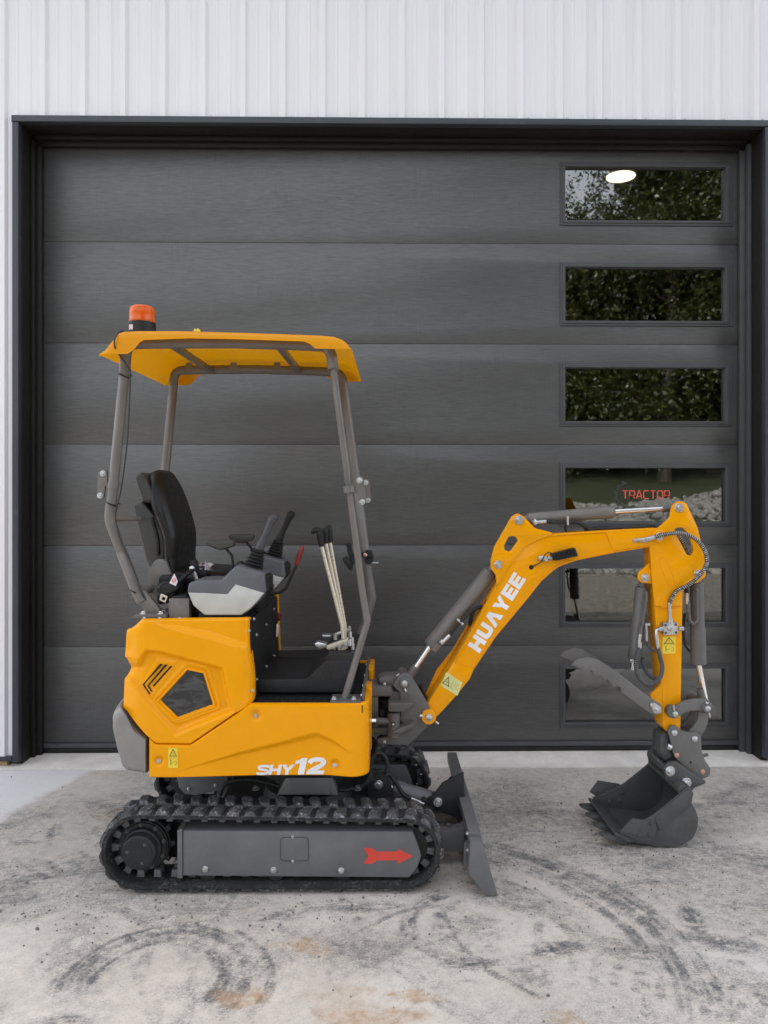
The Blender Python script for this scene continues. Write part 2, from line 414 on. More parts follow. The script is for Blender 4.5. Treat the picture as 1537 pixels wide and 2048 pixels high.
# ---------------------------------------------------------------- numpy value noise
def vnoise(x, y, seed, octs=4, gain=.55):
    tot = np.zeros_like(x); amp = 1.; nrm = 0.
    for o in range(octs):
        g = np.random.default_rng(seed + o).random((256, 256))
        xi = np.floor(x).astype(int); yi = np.floor(y).astype(int); fx = x - xi; fy = y - yi
        fx = fx*fx*(3-2*fx); fy = fy*fy*(3-2*fy)
        a = g[xi % 256, yi % 256]; b = g[(xi+1) % 256, yi % 256]; c = g[xi % 256, (yi+1) % 256]; d = g[(xi+1) % 256, (yi+1) % 256]
        tot += amp*((a*(1-fx)+b*fx)*(1-fy) + (c*(1-fx)+d*fx)*fy); nrm += amp; amp *= gain; x = x*2.03+17.3; y = y*2.03+5.1
    return tot/nrm
def ss(e0, e1, x): t = np.clip((x-e0)/(e1-e0), 0, 1); return t*t*(3-2*t)

# ---------------------------------------------------------------- ground
DY, WY, JY = 4.65, 4.45, 4.385                      # door plane, wall face, joint between slab and apron
def gpt(px, py):
    Y = CAMH*FPX/(py-HY); q = W0.p(px, py, 1.0)
    k = CAMH/(CAMH-q[2]); return q[0]*k, k
def make_apron():
    xs = np.concatenate([np.linspace(-7, -2.75, 14), np.arange(-2.7, 2.95, .009), np.linspace(3.0, 7.2, 14)])
    ys = np.concatenate([np.linspace(.35, 2.0, 10), np.arange(2.06, JY-.008, .009), [JY-.006]])
    X, Y = np.meshgrid(xs, ys); nx, ny = len(xs), len(ys)
    soil = np.zeros_like(X); rust = np.zeros_like(X)
    base = vnoise(X*1.6+9, Y*2.6+3, 3, 5)
    soil += .26*ss(.46, .72, base) + .16*ss(2.6, 3.3, Y)*ss(.3, .6, vnoise(X*2, Y*2, 91, 3))
    soil += .30*ss(.5, .8, vnoise(X*5, Y*9, 23, 4))*ss(.42, .6, base)
    def arc(c0, c1, rad, wd, a0, a1, k, seed, tread=0.):
        nonlocal soil
        I = np.abs(np.hypot(X-c0, Y-c1)-rad) < wd+.06
        if not I.any(): return
        x_, y_ = X[I], Y[I]; dx, dy = x_-c0, y_-c1; r = np.hypot(dx, dy); a = np.arctan2(dy, dx); a = np.where(a < R(a0)-.3, a+2*np.pi, a)
        rr = r + (vnoise(x_*3, y_*3, seed+70, 2)-.5)*.06
        m = 1-ss(wd*.5, wd, np.abs(rr-rad)); aw = ss(R(a0), R(a0)+.35, a)*(1-ss(R(a1)-.35, R(a1), a))
        st = vnoise(r*95, a*rad*3.5, seed, 3); st2 = vnoise(x_*22, y_*22, seed+5, 3)
        v = m*aw*(ss(.36, .64, st)*.6+.4)*(.5+.7*ss(.3, .68, st2))
        if tread: v *= .4+.9*ss(-.1, .5, np.sin(a*rad/.07*2*np.pi+st2*2))
        soil[I] = np.maximum(soil[I], np.minimum(v*k*1.05, .82))
    arc(.12, 2.56, .92, .10, -25, 105, .9, 101)
    arc(.14, 2.58, .80, .035, -10, 95, .9, 105)
    arc(.10, 2.50, .70, .07, 5, 80, .55, 131)
    arc(.35, 2.80, .215, .045, 95, 285, .85, 151)
    arc(.38, 2.80, .13, .06, 90, 300, .5, 155, 1)
    arc(-.70, 2.50, .25, .095, -45, 200, .9, 161)
    arc(-.66, 2.47, .345, .022, -35, 75, .85, 171)
    arc(-.2, 2.2, 1.55, .12, 118, 170, .6, 181, 1)
    arc(-.75, 1.1, 2.15, .055, 78, 122, .75, 191)
    arc(-.6, 1.2, 2.2, .05, 85, 118, .5, 195)
    arc(1.2, 1.6, 1.75, .16, 40, 118, .5, 201)
    arc(.9, 2.0, 1.45, .09, 20, 100, .6, 211)
    arc(1.9, 2.0, .8, .2, 95, 190, .45, 221, 1)
    arc(.1, .9, 1.75, .10, 40, 80, .5, 231, 1)
    rd_ = np.random.default_rng(5)
    for k in range(110):
        cx_, cy_ = rd_.uniform(-1.7, 2.0), rd_.uniform(1.6, 3.4); a_ = rd_.uniform(-60, 200); arc(cx_, cy_, rd_.uniform(.25, 1.3), rd_.uniform(.008, .05), a_, a_+rd_.uniform(25, 70), rd_.uniform(.25, .8), 700+k*3, float(rd_.random() < .12))
    def blot(px, py, rx, ry, ang, k, seed):
        nonlocal soil
        cx, cy = gpt(px, py); c, s_ = math.cos(R(ang)), math.sin(R(ang)); dx, dy = X-cx, Y-cy
        u = (dx*c+dy*s_)/rx; v = (-dx*s_+dy*c)/ry; d = np.hypot(u, v)
        n = vnoise(u*3+seed, v*7, seed, 4); m = (1-ss(.3, 1.1, d+(n-.5)*1.3))*ss(.3, .6, n+.1)
        soil = np.maximum(soil, m*k)
    for b in [(102, 1665, .03, .14, 12, .8, 301), (118, 1660, .025, .1, 12, .55, 302), (195, 1662, .025, .11, 35, .5, 303), (1385, 1835, .06, .16, -10, .95, 304), (1440, 1885, .2, .07, -20, .9, 305),
              (1120, 1895, .16, .06, 15, .85, 306), (1060, 1950, .1, .13, 10, .5, 307), (940, 1925, .14, .045, 0, .9, 308), (560, 1830, .12, .06, 10, .7, 309), (420, 1815, .3, .09, 5, .55, 310),
              (700, 1812, .3, .06, 0, .6, 311), (950, 1850, .12, .12, 0, .5, 312), (160, 1900, .16, .4, 20, .42, 313), (1490, 1810, .22, .05, -5, .6, 314), (1040, 1805, .3, .1, -20, .55, 315), (1280, 1905, .25, .12, -20, .6, 317),
              (1350, 1745, .25, .07, -15, .45, 318), (1200, 1700, .4, .1, -5, .5, 319), (540, 1720, .9, .25, 0, .5, 320), (1500, 1960, .22, .09, -40, .5, 321), (700, 1900, .2, .2, 0, .25, 322),
              (640, 1620, 1., .35, 0, .5, 323), (1010, 1660, .35, .25, 0, .45, 324), (1420, 1660, .3, .09, 8, .35, 325), (120, 1750, .4, .05, 18, .6, 326), (30, 1775, .2, .04, 20, .7, 327)]: blot(*b)
    def rst(px, py, rx, ry, k, seed):
        nonlocal rust
        cx, cy = gpt(px, py); u = (X-cx)/rx; v = (Y-cy)/ry; d = np.hypot(u, v); n = vnoise(u*2.5+seed, v*2.5, seed, 4)
        rust = np.maximum(rust, (1-ss(.3, 1.1, d+(n-.5)*1.4))*k)
    for r_ in [(600, 1888, .10, .05, .7, 401), (485, 1995, .12, .06, .75, 402), (740, 2035, .2, .08, .8, 403), (830, 1992, .1, .035, .8, 404), (690, 1990, .12, .08, .35, 405), (1130, 2040, .06, .05, .6, 406), (250, 1630, .25, .12, .18, 407), (640, 1905, .06, .04, .5, 408), (1290, 1660, .1, .05, .3, 409)]: rst(*r_)
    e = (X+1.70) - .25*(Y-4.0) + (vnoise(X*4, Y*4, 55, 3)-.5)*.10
    sunlit_clean = (1-ss(-.04, .04, e))*ss(3.35, 3.85, Y)*.85  # patch of sunlight at the far left, painted into the concrete colour
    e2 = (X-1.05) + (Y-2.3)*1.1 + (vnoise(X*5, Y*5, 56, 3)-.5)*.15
    sunlit_clean = np.maximum(sunlit_clean, ss(.25, .55, e2)*(1-ss(2.5, 2.75, Y))*.35)
    soil *= 1-sunlit_clean*.9
    z = (vnoise(X*1.2, Y*1.2, 77, 3)-.5)*.004 - .002
    verts = np.stack([X.ravel(), Y.ravel(), z.ravel()], 1)
    i = np.arange(nx-1)[None, :] + (np.arange(ny-1)*nx)[:, None]; i = i.ravel()
    faces = np.stack([i, i+1, i+nx+1, i+nx], 1)
    me = bpy.data.meshes.new('apron'); me.vertices.add(len(verts)); me.vertices.foreach_set('co', verts.ravel())
    me.loops.add(faces.size); me.loops.foreach_set('vertex_index', faces.ravel().astype(np.int32))
    me.polygons.add(len(faces)); me.polygons.foreach_set('loop_start', np.arange(0, faces.size, 4, dtype=np.int32)); me.polygons.foreach_set('loop_total', np.full(len(faces), 4, np.int32))
    me.update(calc_edges=True); me.polygons.foreach_set('use_smooth', [True]*len(faces))
    ca = me.color_attributes.new('soil', 'FLOAT_COLOR', 'POINT')
    ca.data.foreach_set('color', np.stack([np.clip(soil, 0, 1), np.clip(rust, 0, 1), sunlit_clean, np.ones_like(X)], -1).ravel().astype(np.float32))  # red: dark smears, green: rust, blue: painted sun patch and cleaner concrete
    me.materials.append(CONC)
    return tag(link(bpy.data.objects.new('concrete_apron', me), (0, 0, 0), None), kind='structure')
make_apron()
m = MB(); m.box(-9, 9, JY+.006, 15, -.3, .004, .004); tag(m.build('floor_slab', SLAB), kind='structure')
m = MB(); m.box(-7.0, 7.2, .35, JY-.003, -.3, -.012, 0); tag(m.build('apron_base', CONC), kind='structure')
m = MB(); m.add([(-260, -260, -.05), (260, -260, -.05), (260, 260, -.05), (-260, 260, -.05)], [(0, 1, 2, 3)]); tag(m.build('gravel_lot', GRAV), kind='structure')
# bank behind the camera, mirrored in the panes
def bank_z(x, y):
    t = ss(-7.2, -12.5, -(-y)) if False else max(0, min(1, (-7.2-y)/5.0)); t = t*t*(3-2*t)
    u = max(0, (-12.0-y))
    return t*(1.15+.30*sstep((x-7)/5)) + u*.135 - .06
bx_, by_ = np.linspace(-40, 46, 87), np.linspace(-46, -7.0, 60)
m = MB(); m.v = [(x, y, bank_z(x, y)+float(rng.normal(0, .03))) for y in by_ for x in bx_]
m.f = [(j*87+i, j*87+i+1, j*87+88+i, j*87+87+i) for j in range(59) for i in range(86)]
tag(m.build('grass_bank', GRAS), kind='structure')
def rock(m, c, r):
    ph = (1+5**.5)/2
    V = [(-1,ph,0),(1,ph,0),(-1,-ph,0),(1,-ph,0),(0,-1,ph),(0,1,ph),(0,-1,-ph),(0,1,-ph),(ph,0,-1),(ph,0,1),(-ph,0,-1),(-ph,0,1)]
    Fc = [(0,11,5),(0,5,1),(0,1,7),(0,7,10),(0,10,11),(1,5,9),(5,11,4),(11,10,2),(10,7,6),(7,1,8),(3,9,4),(3,4,2),(3,2,6),(3,6,8),(3,8,9),(4,9,5),(2,4,11),(6,2,10),(8,6,7),(9,8,1)]
    q = Matrix.Rotation(random.random()*6, 3, Vector((random.gauss(0,1), random.gauss(0,1), random.gauss(0,1))).normalized())
    sx, sy, sz = (random.uniform(.6, 1.1) for _ in range(3))
    m.add([tuple(Vector(c) + q @ Vector((v[0]*sx, v[1]*sy, v[2]*sz)) * (r/1.9*random.uniform(.8, 1.15))) for v in V], Fc)
m = MB()
for k in range(5200):
    x = random.uniform(1.5, 16); y = random.uniform(-12.6-.35*max(0, x-7), -7.0) if random.random() < .8 else random.uniform(-7.2, -5.9)
    rock(m, (x, y, max(bank_z(x, y), -.05)+.03), random.uniform(.05, .14))
tag(m.build('stone_bank', STON, None, 0), 'pile of grey crushed stone mirrored in the panes', 'stones', kind='stuff')

m = MB()
for k in range(900):
    q_ = random.random()
    if q_ < .45: x, y = random.gauss(-.35, .8), random.gauss(2.93, .12)
    elif q_ < .7: x, y = random.gauss(1.15, .35), random.gauss(3.35, .2)
    else: x, y = random.uniform(-2.2, 2.4), random.uniform(2.2, 4.3)
    rock(m, (x, y, .0005), abs(random.gauss(0, .0022))+.0012)
tag(m.build('dirt_crumbs', STON, None, 0), 'loose crumbs of dirt scattered on the concrete', 'dirt', kind='stuff')
# trees beyond the bank, mirrored in the panes
def tree(x, y, h, rad, mat, label, seed, n=8000, low=.2):
    rd = random.Random(seed); z0 = bank_z(x, y)-.1
    r = root('broadleaf_tree', (x, y, z0), label, 'tree', 'trees beyond the grass bank')
    m = MB(); tips = []
    tr = cat([(x, y, z0), (x+rd.uniform(-.2, .2), y, z0+h*.3), (x+rd.uniform(-.5, .5), y+rd.uniform(-.4, .4), z0+h*.62), (x+rd.uniform(-.5, .5), y, z0+h*.93)], 5)
    m.sweep(tr, [.20*(1-.85*i/(len(tr)-1))*h/12 for i in range(len(tr))], 8)
    for k in range(26):
        t = rd.uniform(low, .95); b = tr[int(t*(len(tr)-1))]; a = rd.uniform(0, 6.28)
        ln = rad*rd.uniform(.45, 1.05)*math.sin(math.pi*min(1, .18+.85*t))**.6
        e = b + Vector((math.cos(a)*ln, math.sin(a)*ln, ln*rd.uniform(.05, .5)))
        mid = (b+e)/2 + Vector((0, 0, ln*.12)); m.sweep(cat([b, mid, e], 3), [.05, .045, .035, .03, .025, .02, .012], 5); tips += [e, mid, (mid+e)/2]
    m.build('trunk', BARK, r)
    g = np.random.default_rng(seed); T_ = np.array([tuple(q) for q in tips]); c = T_[g.integers(0, len(T_), n)] + g.normal(0, 1, (n, 3))*np.array([rad*.25, rad*.25, rad*.19])
    sub_ = g.integers(0, max(1, n//7), n); cl = g.normal(0, 1, (n//7+1, 3))*np.array([rad*.25, rad*.25, rad*.19])       # twigs carry leaves in small clumps
    c = T_[sub_ % len(T_)] + cl[sub_] + g.normal(0, .13, (n, 3))
    d = g.normal(0, 1, (n, 3)) + np.array([0, 0, .25]); d /= np.linalg.norm(d, axis=1)[:, None]
    u = np.cross(d, g.normal(0, 1, (n, 3))); u /= np.linalg.norm(u, axis=1)[:, None]; q = np.cross(d, u); sz = g.uniform(.045, .11, n)[:, None]
    V = np.stack([c-u*sz, c+q*sz*.55+d*sz*.2, c+u*sz, c-q*sz*.55+d*sz*.2], 1).reshape(-1, 3); o_ = Vector(V.mean(0))
    me = bpy.data.meshes.new('crown'); me.vertices.add(4*n); me.vertices.foreach_set('co', (V-np.array(o_)).ravel()); me.loops.add(4*n); me.loops.foreach_set('vertex_index', np.arange(4*n, dtype=np.int32))
    me.polygons.add(n); me.polygons.foreach_set('loop_start', np.arange(0, 4*n, 4, dtype=np.int32)); me.polygons.foreach_set('loop_total', np.full(n, 4, np.int32)); me.update(calc_edges=True); me.materials.append(mat)
    link(bpy.data.objects.new('crown', me), o_, r)
tree(5.2, -19.5, 10.0, 2.9, LEAF2, 'shorter olive green tree at the sky gap in the top pane', 1, 30000)
tree(10.0, -17.0, 14.5, 3.5, LEAF, 'tall green tree mirrored in the middle of the panes', 2, 42000, .12)
tree(12.4, -18.5, 15.5, 3.9, LEAF2, 'tall olive tree mirrored at the right end of the panes', 3, 42000, .14)
tree(13.9, -16.4, 14.0, 3.6, LEAF, 'green tree outermost right of the mirrored row', 4, 20000)
tree(7.7, -20.5, 11.0, 3.4, LEAF, 'dark green tree behind the mirrored front row', 5, 36000, .06)
tree(13.2, -23.5, 17.5, 4.0, LEAF, 'tallest tree standing behind the mirrored front row', 6, 26000, .1)
tree(14.6, -22.0, 16.0, 4.0, LEAF2, 'olive tree behind the outermost right tree', 7, 16000)
tree(9.3, -26.0, 9.5, 4.2, LEAF, 'broad low tree filling the gap behind the middle tree', 9, 26000, .0)
tree(14.0, -27.0, 9.5, 4.4, LEAF2, 'broad low olive tree farthest behind the row', 10, 22000, .0)
tree(3.0, -24.0, 8.0, 3.2, LEAF, 'low round tree left of the sky gap', 8, 12000)

# ---------------------------------------------------------------- building
OX0, OX1, OZ = -2.026, 2.268, 3.688                  # door opening in the wall
bld = root('metal_building', (.1, WY, 0), 'white ribbed metal building with charcoal trim round the door', 'building')
PITCH = .2286; RX0 = -1.893
def prof(x):
    u = (x-RX0) % PITCH; u = u if u < PITCH/2 else u-PITCH
    y = .021*max(0, min(1, (.026-abs(u))/.011)) if abs(u) < .026 else 0
    m_ = min(abs(abs(u)-(PITCH/2-.036)), 9)
    if m_ < .011: y = .0045*min(1, (.011-m_)/.006)
    return y
offs = []
for c, lst in ((0, (-.026, -.015, .015, .026)), (PITCH/2-.036, (-.011, -.005, .005, .011)), (PITCH/2+.036, (-.011, -.005, .005, .011))): offs += [c+o for o in lst]
TOPZ = 5.0
xs_all = sorted(set([round(RX0+PITCH*k+o, 5) for k in range(-14, 26) for o in offs]))
sheet0 = RX0-PITCH*14-.06
for sh in range(9):
    a, b = sheet0+.9144*sh, sheet0+.9144*(sh+1)
    xs = sorted(set([a]+[x for x in xs_all if a < x < b]+[b]+[x for x in (OX0-.036, OX1+.036) if a < x < b]))
    m = MB()
    for x0, x1 in zip(xs, xs[1:]):
        mid = (x0+x1)/2; zb = OZ+.034 if OX0-.037 < mid < OX1+.037 else .055
        e = .0012 if sh % 2 else 0
        i = len(m.v); m.v += [(x0, WY-prof(x0)-e, zb), (x1, WY-prof(x1)-e, zb), (x1, WY-prof(x1)-e, TOPZ), (x0, WY-prof(x0)-e, TOPZ)]; m.f.append((i, i+1, i+2, i+3))
    import bmesh
    o = m.build('siding_sheet', SID, bld, 0)
# opening trim: drip cap, corner trims, deep jamb liners, stops
T = .036
m = MB(); m.prism2([(OX0-T-.003, OZ), (OX1+T+.003, OZ), (OX1+T+.003, OZ+T), (OX0-T-.003, OZ+T)], WY-.030, WY+.02, .003); m.build('header_trim', TRIM, bld)
for s_ in (0, 1):
    x0 = OX0-T if s_ == 0 else OX1; m = MB(); m.box(x0, x0+T, WY-.027, WY+.02, .03, OZ-.003, .003); m.build('corner_trim', TRIM, bld)
    xj = OX0 if s_ == 0 else OX1
    m = MB(); m.box(min(xj-.03, xj), max(xj+.002, xj+.03) if s_ else xj+.002, WY+.0225, DY+.06, .004, OZ-.004, .001)
    if s_: m = MB(); m.box(xj-.002, xj+.03, WY+.0225, DY+.06, .004, OZ-.004, .001)
    m.build('jamb_liner', JAMB, bld)
    # stepped stop against the door
    xa, xb = (OX0+.002, OX0+.050) if s_ == 0 else (OX1-.054, OX1-.002)
    m = MB(); m.box(xa, xb, DY-.035, DY-.006, .004, OZ-.055, .004)
    xc = (OX0+.003, OX0+.024) if s_ == 0 else (OX1-.026, OX1-.003)
    m.box(xc[0], xc[1], DY-.075, DY-.037, .004, OZ-.03, .004); m.build('door_stop', JAMB if s_ == 0 else DFRM, bld)
m = MB(); m.box(OX0+.003, OX1-.003, WY+.0225, DY+.06, OZ-.003, OZ+.03, .001); m.build('head_liner', JAMB, bld)
m = MB(); m.box(OX0+.051, OX1-.055, DY-.035, DY-.006, OZ-.053, OZ-.006, .004); m.box(OX0+.025, OX1-.027, DY-.075, DY-.037, OZ-.028, OZ-.005, .004); m.build('head_stop', JAMB, bld)
for x0, x1 in ((-5.2, OX0-T-.002), (OX1+T+.002, 4.9)):
    m = MB(); m.box(x0, x1, WY-.03, WY+.02, .035, .062, .003); m.build('base_trim', TRIM, bld)
    m = MB(); m.box(x0, x1+(-.035 if x0 < 0 else 0), WY-.008, WY+.05, .004, .033, .002); m.build('sill_board', WOOD, bld)
BX0, BX1, BY1 = -5.1, 4.85, 14.5
m = MB(); m.box(BX0, BX0+.15, WY+.03, BY1, 0, TOPZ); m.build('side_wall', SID, bld, 0)
m = MB(); m.box(BX1-.15, BX1, WY+.03, BY1, 0, TOPZ); m.build('side_wall', SID, bld, 0)
m = MB(); m.box(BX0+.15, BX1-.15, BY1-.15, BY1, 0, TOPZ); m.build('back_wall', SID, bld, 0)
m = MB(); m.box(BX0-.2, BX1+.2, WY-.28, BY1+.3, TOPZ+.002, TOPZ+.18, .01); m.build('roof', TRIM, bld)
INT = paint('dim_interior_lining', (.05, .05, .048), .8, dust=0)
m = MB(); m.box(BX0+.16, BX1-.16, DY+.2, BY1-.16, 4.22, 4.26); m.build('ceiling_lining', INT, bld, 0)
m = MB(); m.box(BX0+.16, BX1-.16, BY1-.22, BY1-.16, .01, 4.2); m.build('back_lining', INT, bld, 0)
m = MB(); m.box(BX1-.26, BX1-.16, DY+.2, BY1-.24, .01, 4.2); m.build('side_lining', INT, bld, 0)
m = MB(); m.box(BX0+.16, OX0-.04, DY+.07, DY+.12, .01, 4.2); m.box(OX1+.04, BX1-.28, DY+.07, DY+.12, .01, 4.2); m.box(OX0-.039, OX1+.039, DY+.07, DY+.12, OZ+.04, 4.2); m.build('front_lining', INT, bld, 0)
# screws
sm = MB(); sm.lathe((0, 0, 0), (0, -.006, 0), [(0, .009), (.3, .009), (.31, .006), (.9, .005), (1, .003)], 10)
SCR = mk('siding_screw', sm.v, sm.f, ZINC)
def screw(x, z):
    link(bpy.data.objects.new('siding_screw', SCR), (x, WY-.001, z), bld)
for k in range(20):
    if k % 2 == 0 or k > 12: screw(RX0+PITCH*k+.045, OZ+.05)
for z in (.10, .42, 1.6, 2.8, 3.72):
    screw(RX0-PITCH-.046, z)

# ---------------------------------------------------------------- garage door
gd = root('garage_door', (.12, DY, 0), 'charcoal woodgrain sectional garage door with a column of windows', 'garage door')
SH = .608; Z0 = .036
gx0, gx1 = OX0+.008, OX1-.008
wx0, wx1 = W0.p(1130.5, 985, DY)[0], W0.p(1450, 985, DY)[0]; fx0, fx1 = W0.p(1120.5, 985, DY)[0], W0.p(1465, 985, DY)[0]
SEC = []
for k in range(6):
    z0, z1 = Z0+SH*k+.0009, Z0+SH*(k+1)-.0009; zc = (z0+z1)/2
    m = MB(); hole = [(wx0-.004, zc-.168), (wx1+.004, zc-.168), (wx1+.004, zc+.168), (wx0-.004, zc+.168)]
    m.prism2([(gx0, z0), (gx1, z0), (gx1, z1), (gx0, z1)], DY, DY+.05, .0016, [hole], 2)
    sec = m.build('door_section', DOOR, gd, 30); SEC.append((sec, zc))
    hw = .1935
    for j, (i0, o0, d0, d1) in enumerate(((.020, 0.0, -.008, .012), (.004, .0115, -.0135, .03))):
        m = MB()
        A = [(fx0+o0, zc-hw+o0), (fx1-o0, zc-hw+o0), (fx1-o0, zc+hw-o0), (fx0+o0, zc+hw-o0)]
        g = (fx1-fx0-(wx1-wx0))/2
        H_ = [(wx0-i0*.5, zc-.162-i0*.5), (wx1+i0*.5, zc-.162-i0*.5), (wx1+i0*.5, zc+.162+i0*.5), (wx0-i0*.5, zc+.162+i0*.5)]
        if j == 1: A = [(wx0-.018, zc-.180), (wx1+.026, zc-.180), (wx1+.026, zc+.180), (wx0-.018, zc+.180)]; H_ = [(wx0, zc-.162), (wx1, zc-.162), (wx1, zc+.162), (wx0, zc+.162)]
        m.prism2(A, DY+d0, DY+d1, .004, [H_], 3); m.build('window_frame', DFRM, sec, 30)
    m = MB(); m.box(wx0-.006, wx1+.006, DY+.018, DY+.024, zc-.167, zc+.167); m.build('window_pane', GLASS, sec, 0)
m = MB(); m.box(gx0, gx1, DY-.006, DY+.05, .006, Z0-.001, .006); m.build('bottom_seal', BLK, gd)
m = MB(); m.box(gx0, gx1, DY-.012, DY-.001, Z0+.002, Z0+.030, .003); m.build('bottom_rail', DFRM, gd)
# red lettering and grey gear on the fourth pane
RTXT = paint('red_window_lettering', (.72, .10, .075), .5, dust=0); GGEAR = paint('grey_window_lettering', (.030, .034, .030), .5, dust=0)
LET = {'T': [[(0, 1), (1, 1)], [(.5, 1), (.5, 0)]], 'R': [[(0, 0), (0, 1), (.85, 1), (1, .85), (1, .5), (.85, .38), (.0, .38)], [(.5, .38), (1, 0)]],
       'A': [[(0, 0), (.42, 1), (.58, 1), (1, 0)], [(.3, .25), (.75, .25)]], 'C': [[(1, 1), (.15, 1), (0, .85), (0, .15), (.15, 0), (1, 0)]], 'O': [[(.15, 0), (0, .15), (0, .85), (.15, 1), (.85, 1), (1, .85), (1, .15), (.85, 0), (.15, 0)]]}
pane_s = DY+.0165; x = 1246.
sec4, zc4 = SEC[2]
for ch in 'TRACTOR':
    m = MB()
    for st in LET[ch]:
        m.plate(ribbon([(x+p[0]*10.2, 997-p[1]*15.5) for p in st], 2.1), pane_s, pane_s+.0012, 0)
    m.build('window_letter', RTXT, sec4, 0); x += 13.9
m = MB()
pts = []
for i in range(0, 61):
    a = R(95+i*3.4); rr = 30 if (i//4) % 2 else 26; pts.append((1258+rr*math.cos(a), 990-rr*math.sin(a)))
inn = [(1258+22.5*math.cos(R(95+i*3.4)), 990-22.5*math.sin(R(95+i*3.4))) for i in range(60, -1, -1)]
m.plate(pts+inn, pane_s, pane_s+.0012, 0); m.plate(ribbon([(1260+18*math.cos(R(70+i*8)), 990-18*math.sin(R(70+i*8))) for i in range(22)], 1.1), pane_s, pane_s+.0012, 0)
m.build('window_gear_emblem', GGEAR, sec4, 0)
# lit ceiling lamp inside
t = NT('lit_lamp_disc'); e = t.n('Emission'); e.inputs[0].default_value = (1, .90, .62, 1); e.inputs[1].default_value = 1.5; t.t.links.new(e.outputs[0], t.out.inputs[0]); LAMP = t.m
q = W0.p(1242, 355, 6.42)
lr = root('ceiling_light', (q[0], 6.42, 4.20), 'lit round disc light on the ceiling seen through the top pane', 'ceiling light')
m = MB(); m.lathe((q[0], 6.42, q[2]+.02), (q[0], 6.42, q[2]), [(0, .11), (.5, .118), (.9, .118), (1, .112)], 32); m.build('lamp_disc', LAMP, lr)
m = MB(); m.lathe((q[0], 6.42, 4.22), (q[0], 6.42, q[2]+.0205), [(0, .08), (.2, .128), (.9, .128), (1, .122)], 32); m.build('lamp_housing', WHT, lr)
# ================================================================ mini excavator
ex = root('mini_excavator', (-.35, 3.47, 0), 'yellow mini excavator with canopy parked side-on before the garage door', 'excavator')
def bolt_mesh(name, mat, hexa=True):
    m = MB(); m.lathe((0, 0, 0), (0, -.28, 0), [(0, 1.0), (.7, 1.0), (1, .93)], 20)
    if hexa:
        m.lathe((0, -.28, 0), (0, -.85, 0), [(0, .66), (.8, .66), (1, .55)], 6); m.lathe((0, -.85, 0), (0, -.9, 0), [(0, .3), (1, .28)], 8)
    else: m.lathe((0, -.28, 0), (0, -.62, 0), [(0, .72), (.5, .70), (.85, .5), (1, .2)], 14)
    return mk(name, m.v, m.f, mat, 30)
BOLT, PINH, DBOLT = bolt_mesh('bolt', ZINC), bolt_mesh('pin_head', ZINC, False), bolt_mesh('dark_bolt', BUC)
COPB = bolt_mesh('copper_bolt', COPP, False)
def bolt(F, px, py, s, r, parent, me=BOLT, name='bolt', rx=0, rz=0):
    o = bpy.data.objects.new(name, me); wp = F.w(F.p(px, py, s) if py is not None else px)
    link(o, wp, parent); o.rotation_euler = (rx, 0, rz-F.phi + random.uniform(-.02, .02)); o.scale = (r, r, r); return o
def bolt3(F, q, r, parent, me=BOLT, rx=0, rz=0): return bolt(F, q, None, 0, r, parent, me, 'bolt', rx, rz)

dk = NT('vent_shadow'); BLK3 = dk.pr(Base_Color=(.008, .007, .006), Roughness=.8)
# ---------------------------------------------------------------- tracks
S0, TW = 3.01, .18
KPX = FPX/S0
ca = L.p(278, 1704, S0); cb = L.p(812, 1709, S0); ra, rb = 75.5/KPX, 70.5/KPX
zmin = .019; ca = (ca[0], 0, zmin+ra); cb = (cb[0], 0, zmin+rb)
def belt_path(off, n=260):
    r1, r2 = ra+off, rb+off; dx, dz = cb[0]-ca[0], cb[2]-ca[2]; D = math.hypot(dx, dz); th = math.atan2(dz, dx); be = math.acos((r1-r2)/D)
    P = [(cb[0]+r2*math.cos(th-be+2*be*i/60), cb[2]+r2*math.sin(th-be+2*be*i/60)) for i in range(61)]
    P += [(ca[0]+r1*math.cos(th+be+(2*math.pi-2*be)*i/60), ca[2]+r1*math.sin(th+be+(2*math.pi-2*be)*i/60)) for i in range(61)]
    P = P[::-1]                                                   # clockwise seen from the camera
    seg = [math.dist(P[i], P[(i+1) % len(P)]) for i in range(len(P))]; tot = sum(seg)
    def at(d):
        d %= tot
        for i, s_ in enumerate(seg):
            if d <= s_:
                t = d/s_ if s_ else 0; a, b = P[i], P[(i+1) % len(P)]; T = Vector((b[0]-a[0], b[1]-a[1])).normalized()
                return (a[0]+(b[0]-a[0])*t, a[1]+(b[1]-a[1])*t), T
            d -= s_
    return at, tot
NL = 43
def lug_mesh(flip):
    # rubber tread block with a sloping outer end
    y0, y1 = (0, .086) if not flip else (.094, .18); o, i_ = (y0, y1) if not flip else (y1, y0); h = .0125
    k = 1 if not flip else -1
    V = [(-.030, o, -.002), (.022, o, -.002), (.030, i_, -.002), (-.014, i_, -.002),
         (-.018, o+k*.010, h), (.006, o+k*.010, h), (.020, i_-k*.006, h), (-.004, i_-k*.006, h),
         (-.022, o+k*.030, h*1.02), (.014, o+k*.030, h*1.02)]
    Fc = [(0, 1, 5, 4), (1, 2, 6, 9, 5), (2, 3, 7, 6), (3, 0, 4, 8, 7), (4, 5, 9, 8), (8, 9, 6, 7), (3, 2, 1, 0)]
    if flip: Fc = [f[::-1] for f in Fc]
    return mk('tread_lug', V, Fc, LUGM, 0)
LUGA, LUGB = lug_mesh(False), lug_mesh(True)
tm = MB(); tm.prism2([(-.012, -.030), (.012, -.030), (.015, .0), (-.015, .0)], .058, .084, .003); tm.prism2([(-.012, -.030), (.012, -.030), (.015, .0), (-.015, .0)], .098, .124, .003)
TOOTH = mk('drive_tooth', tm.v, tm.f, FRM, 30)
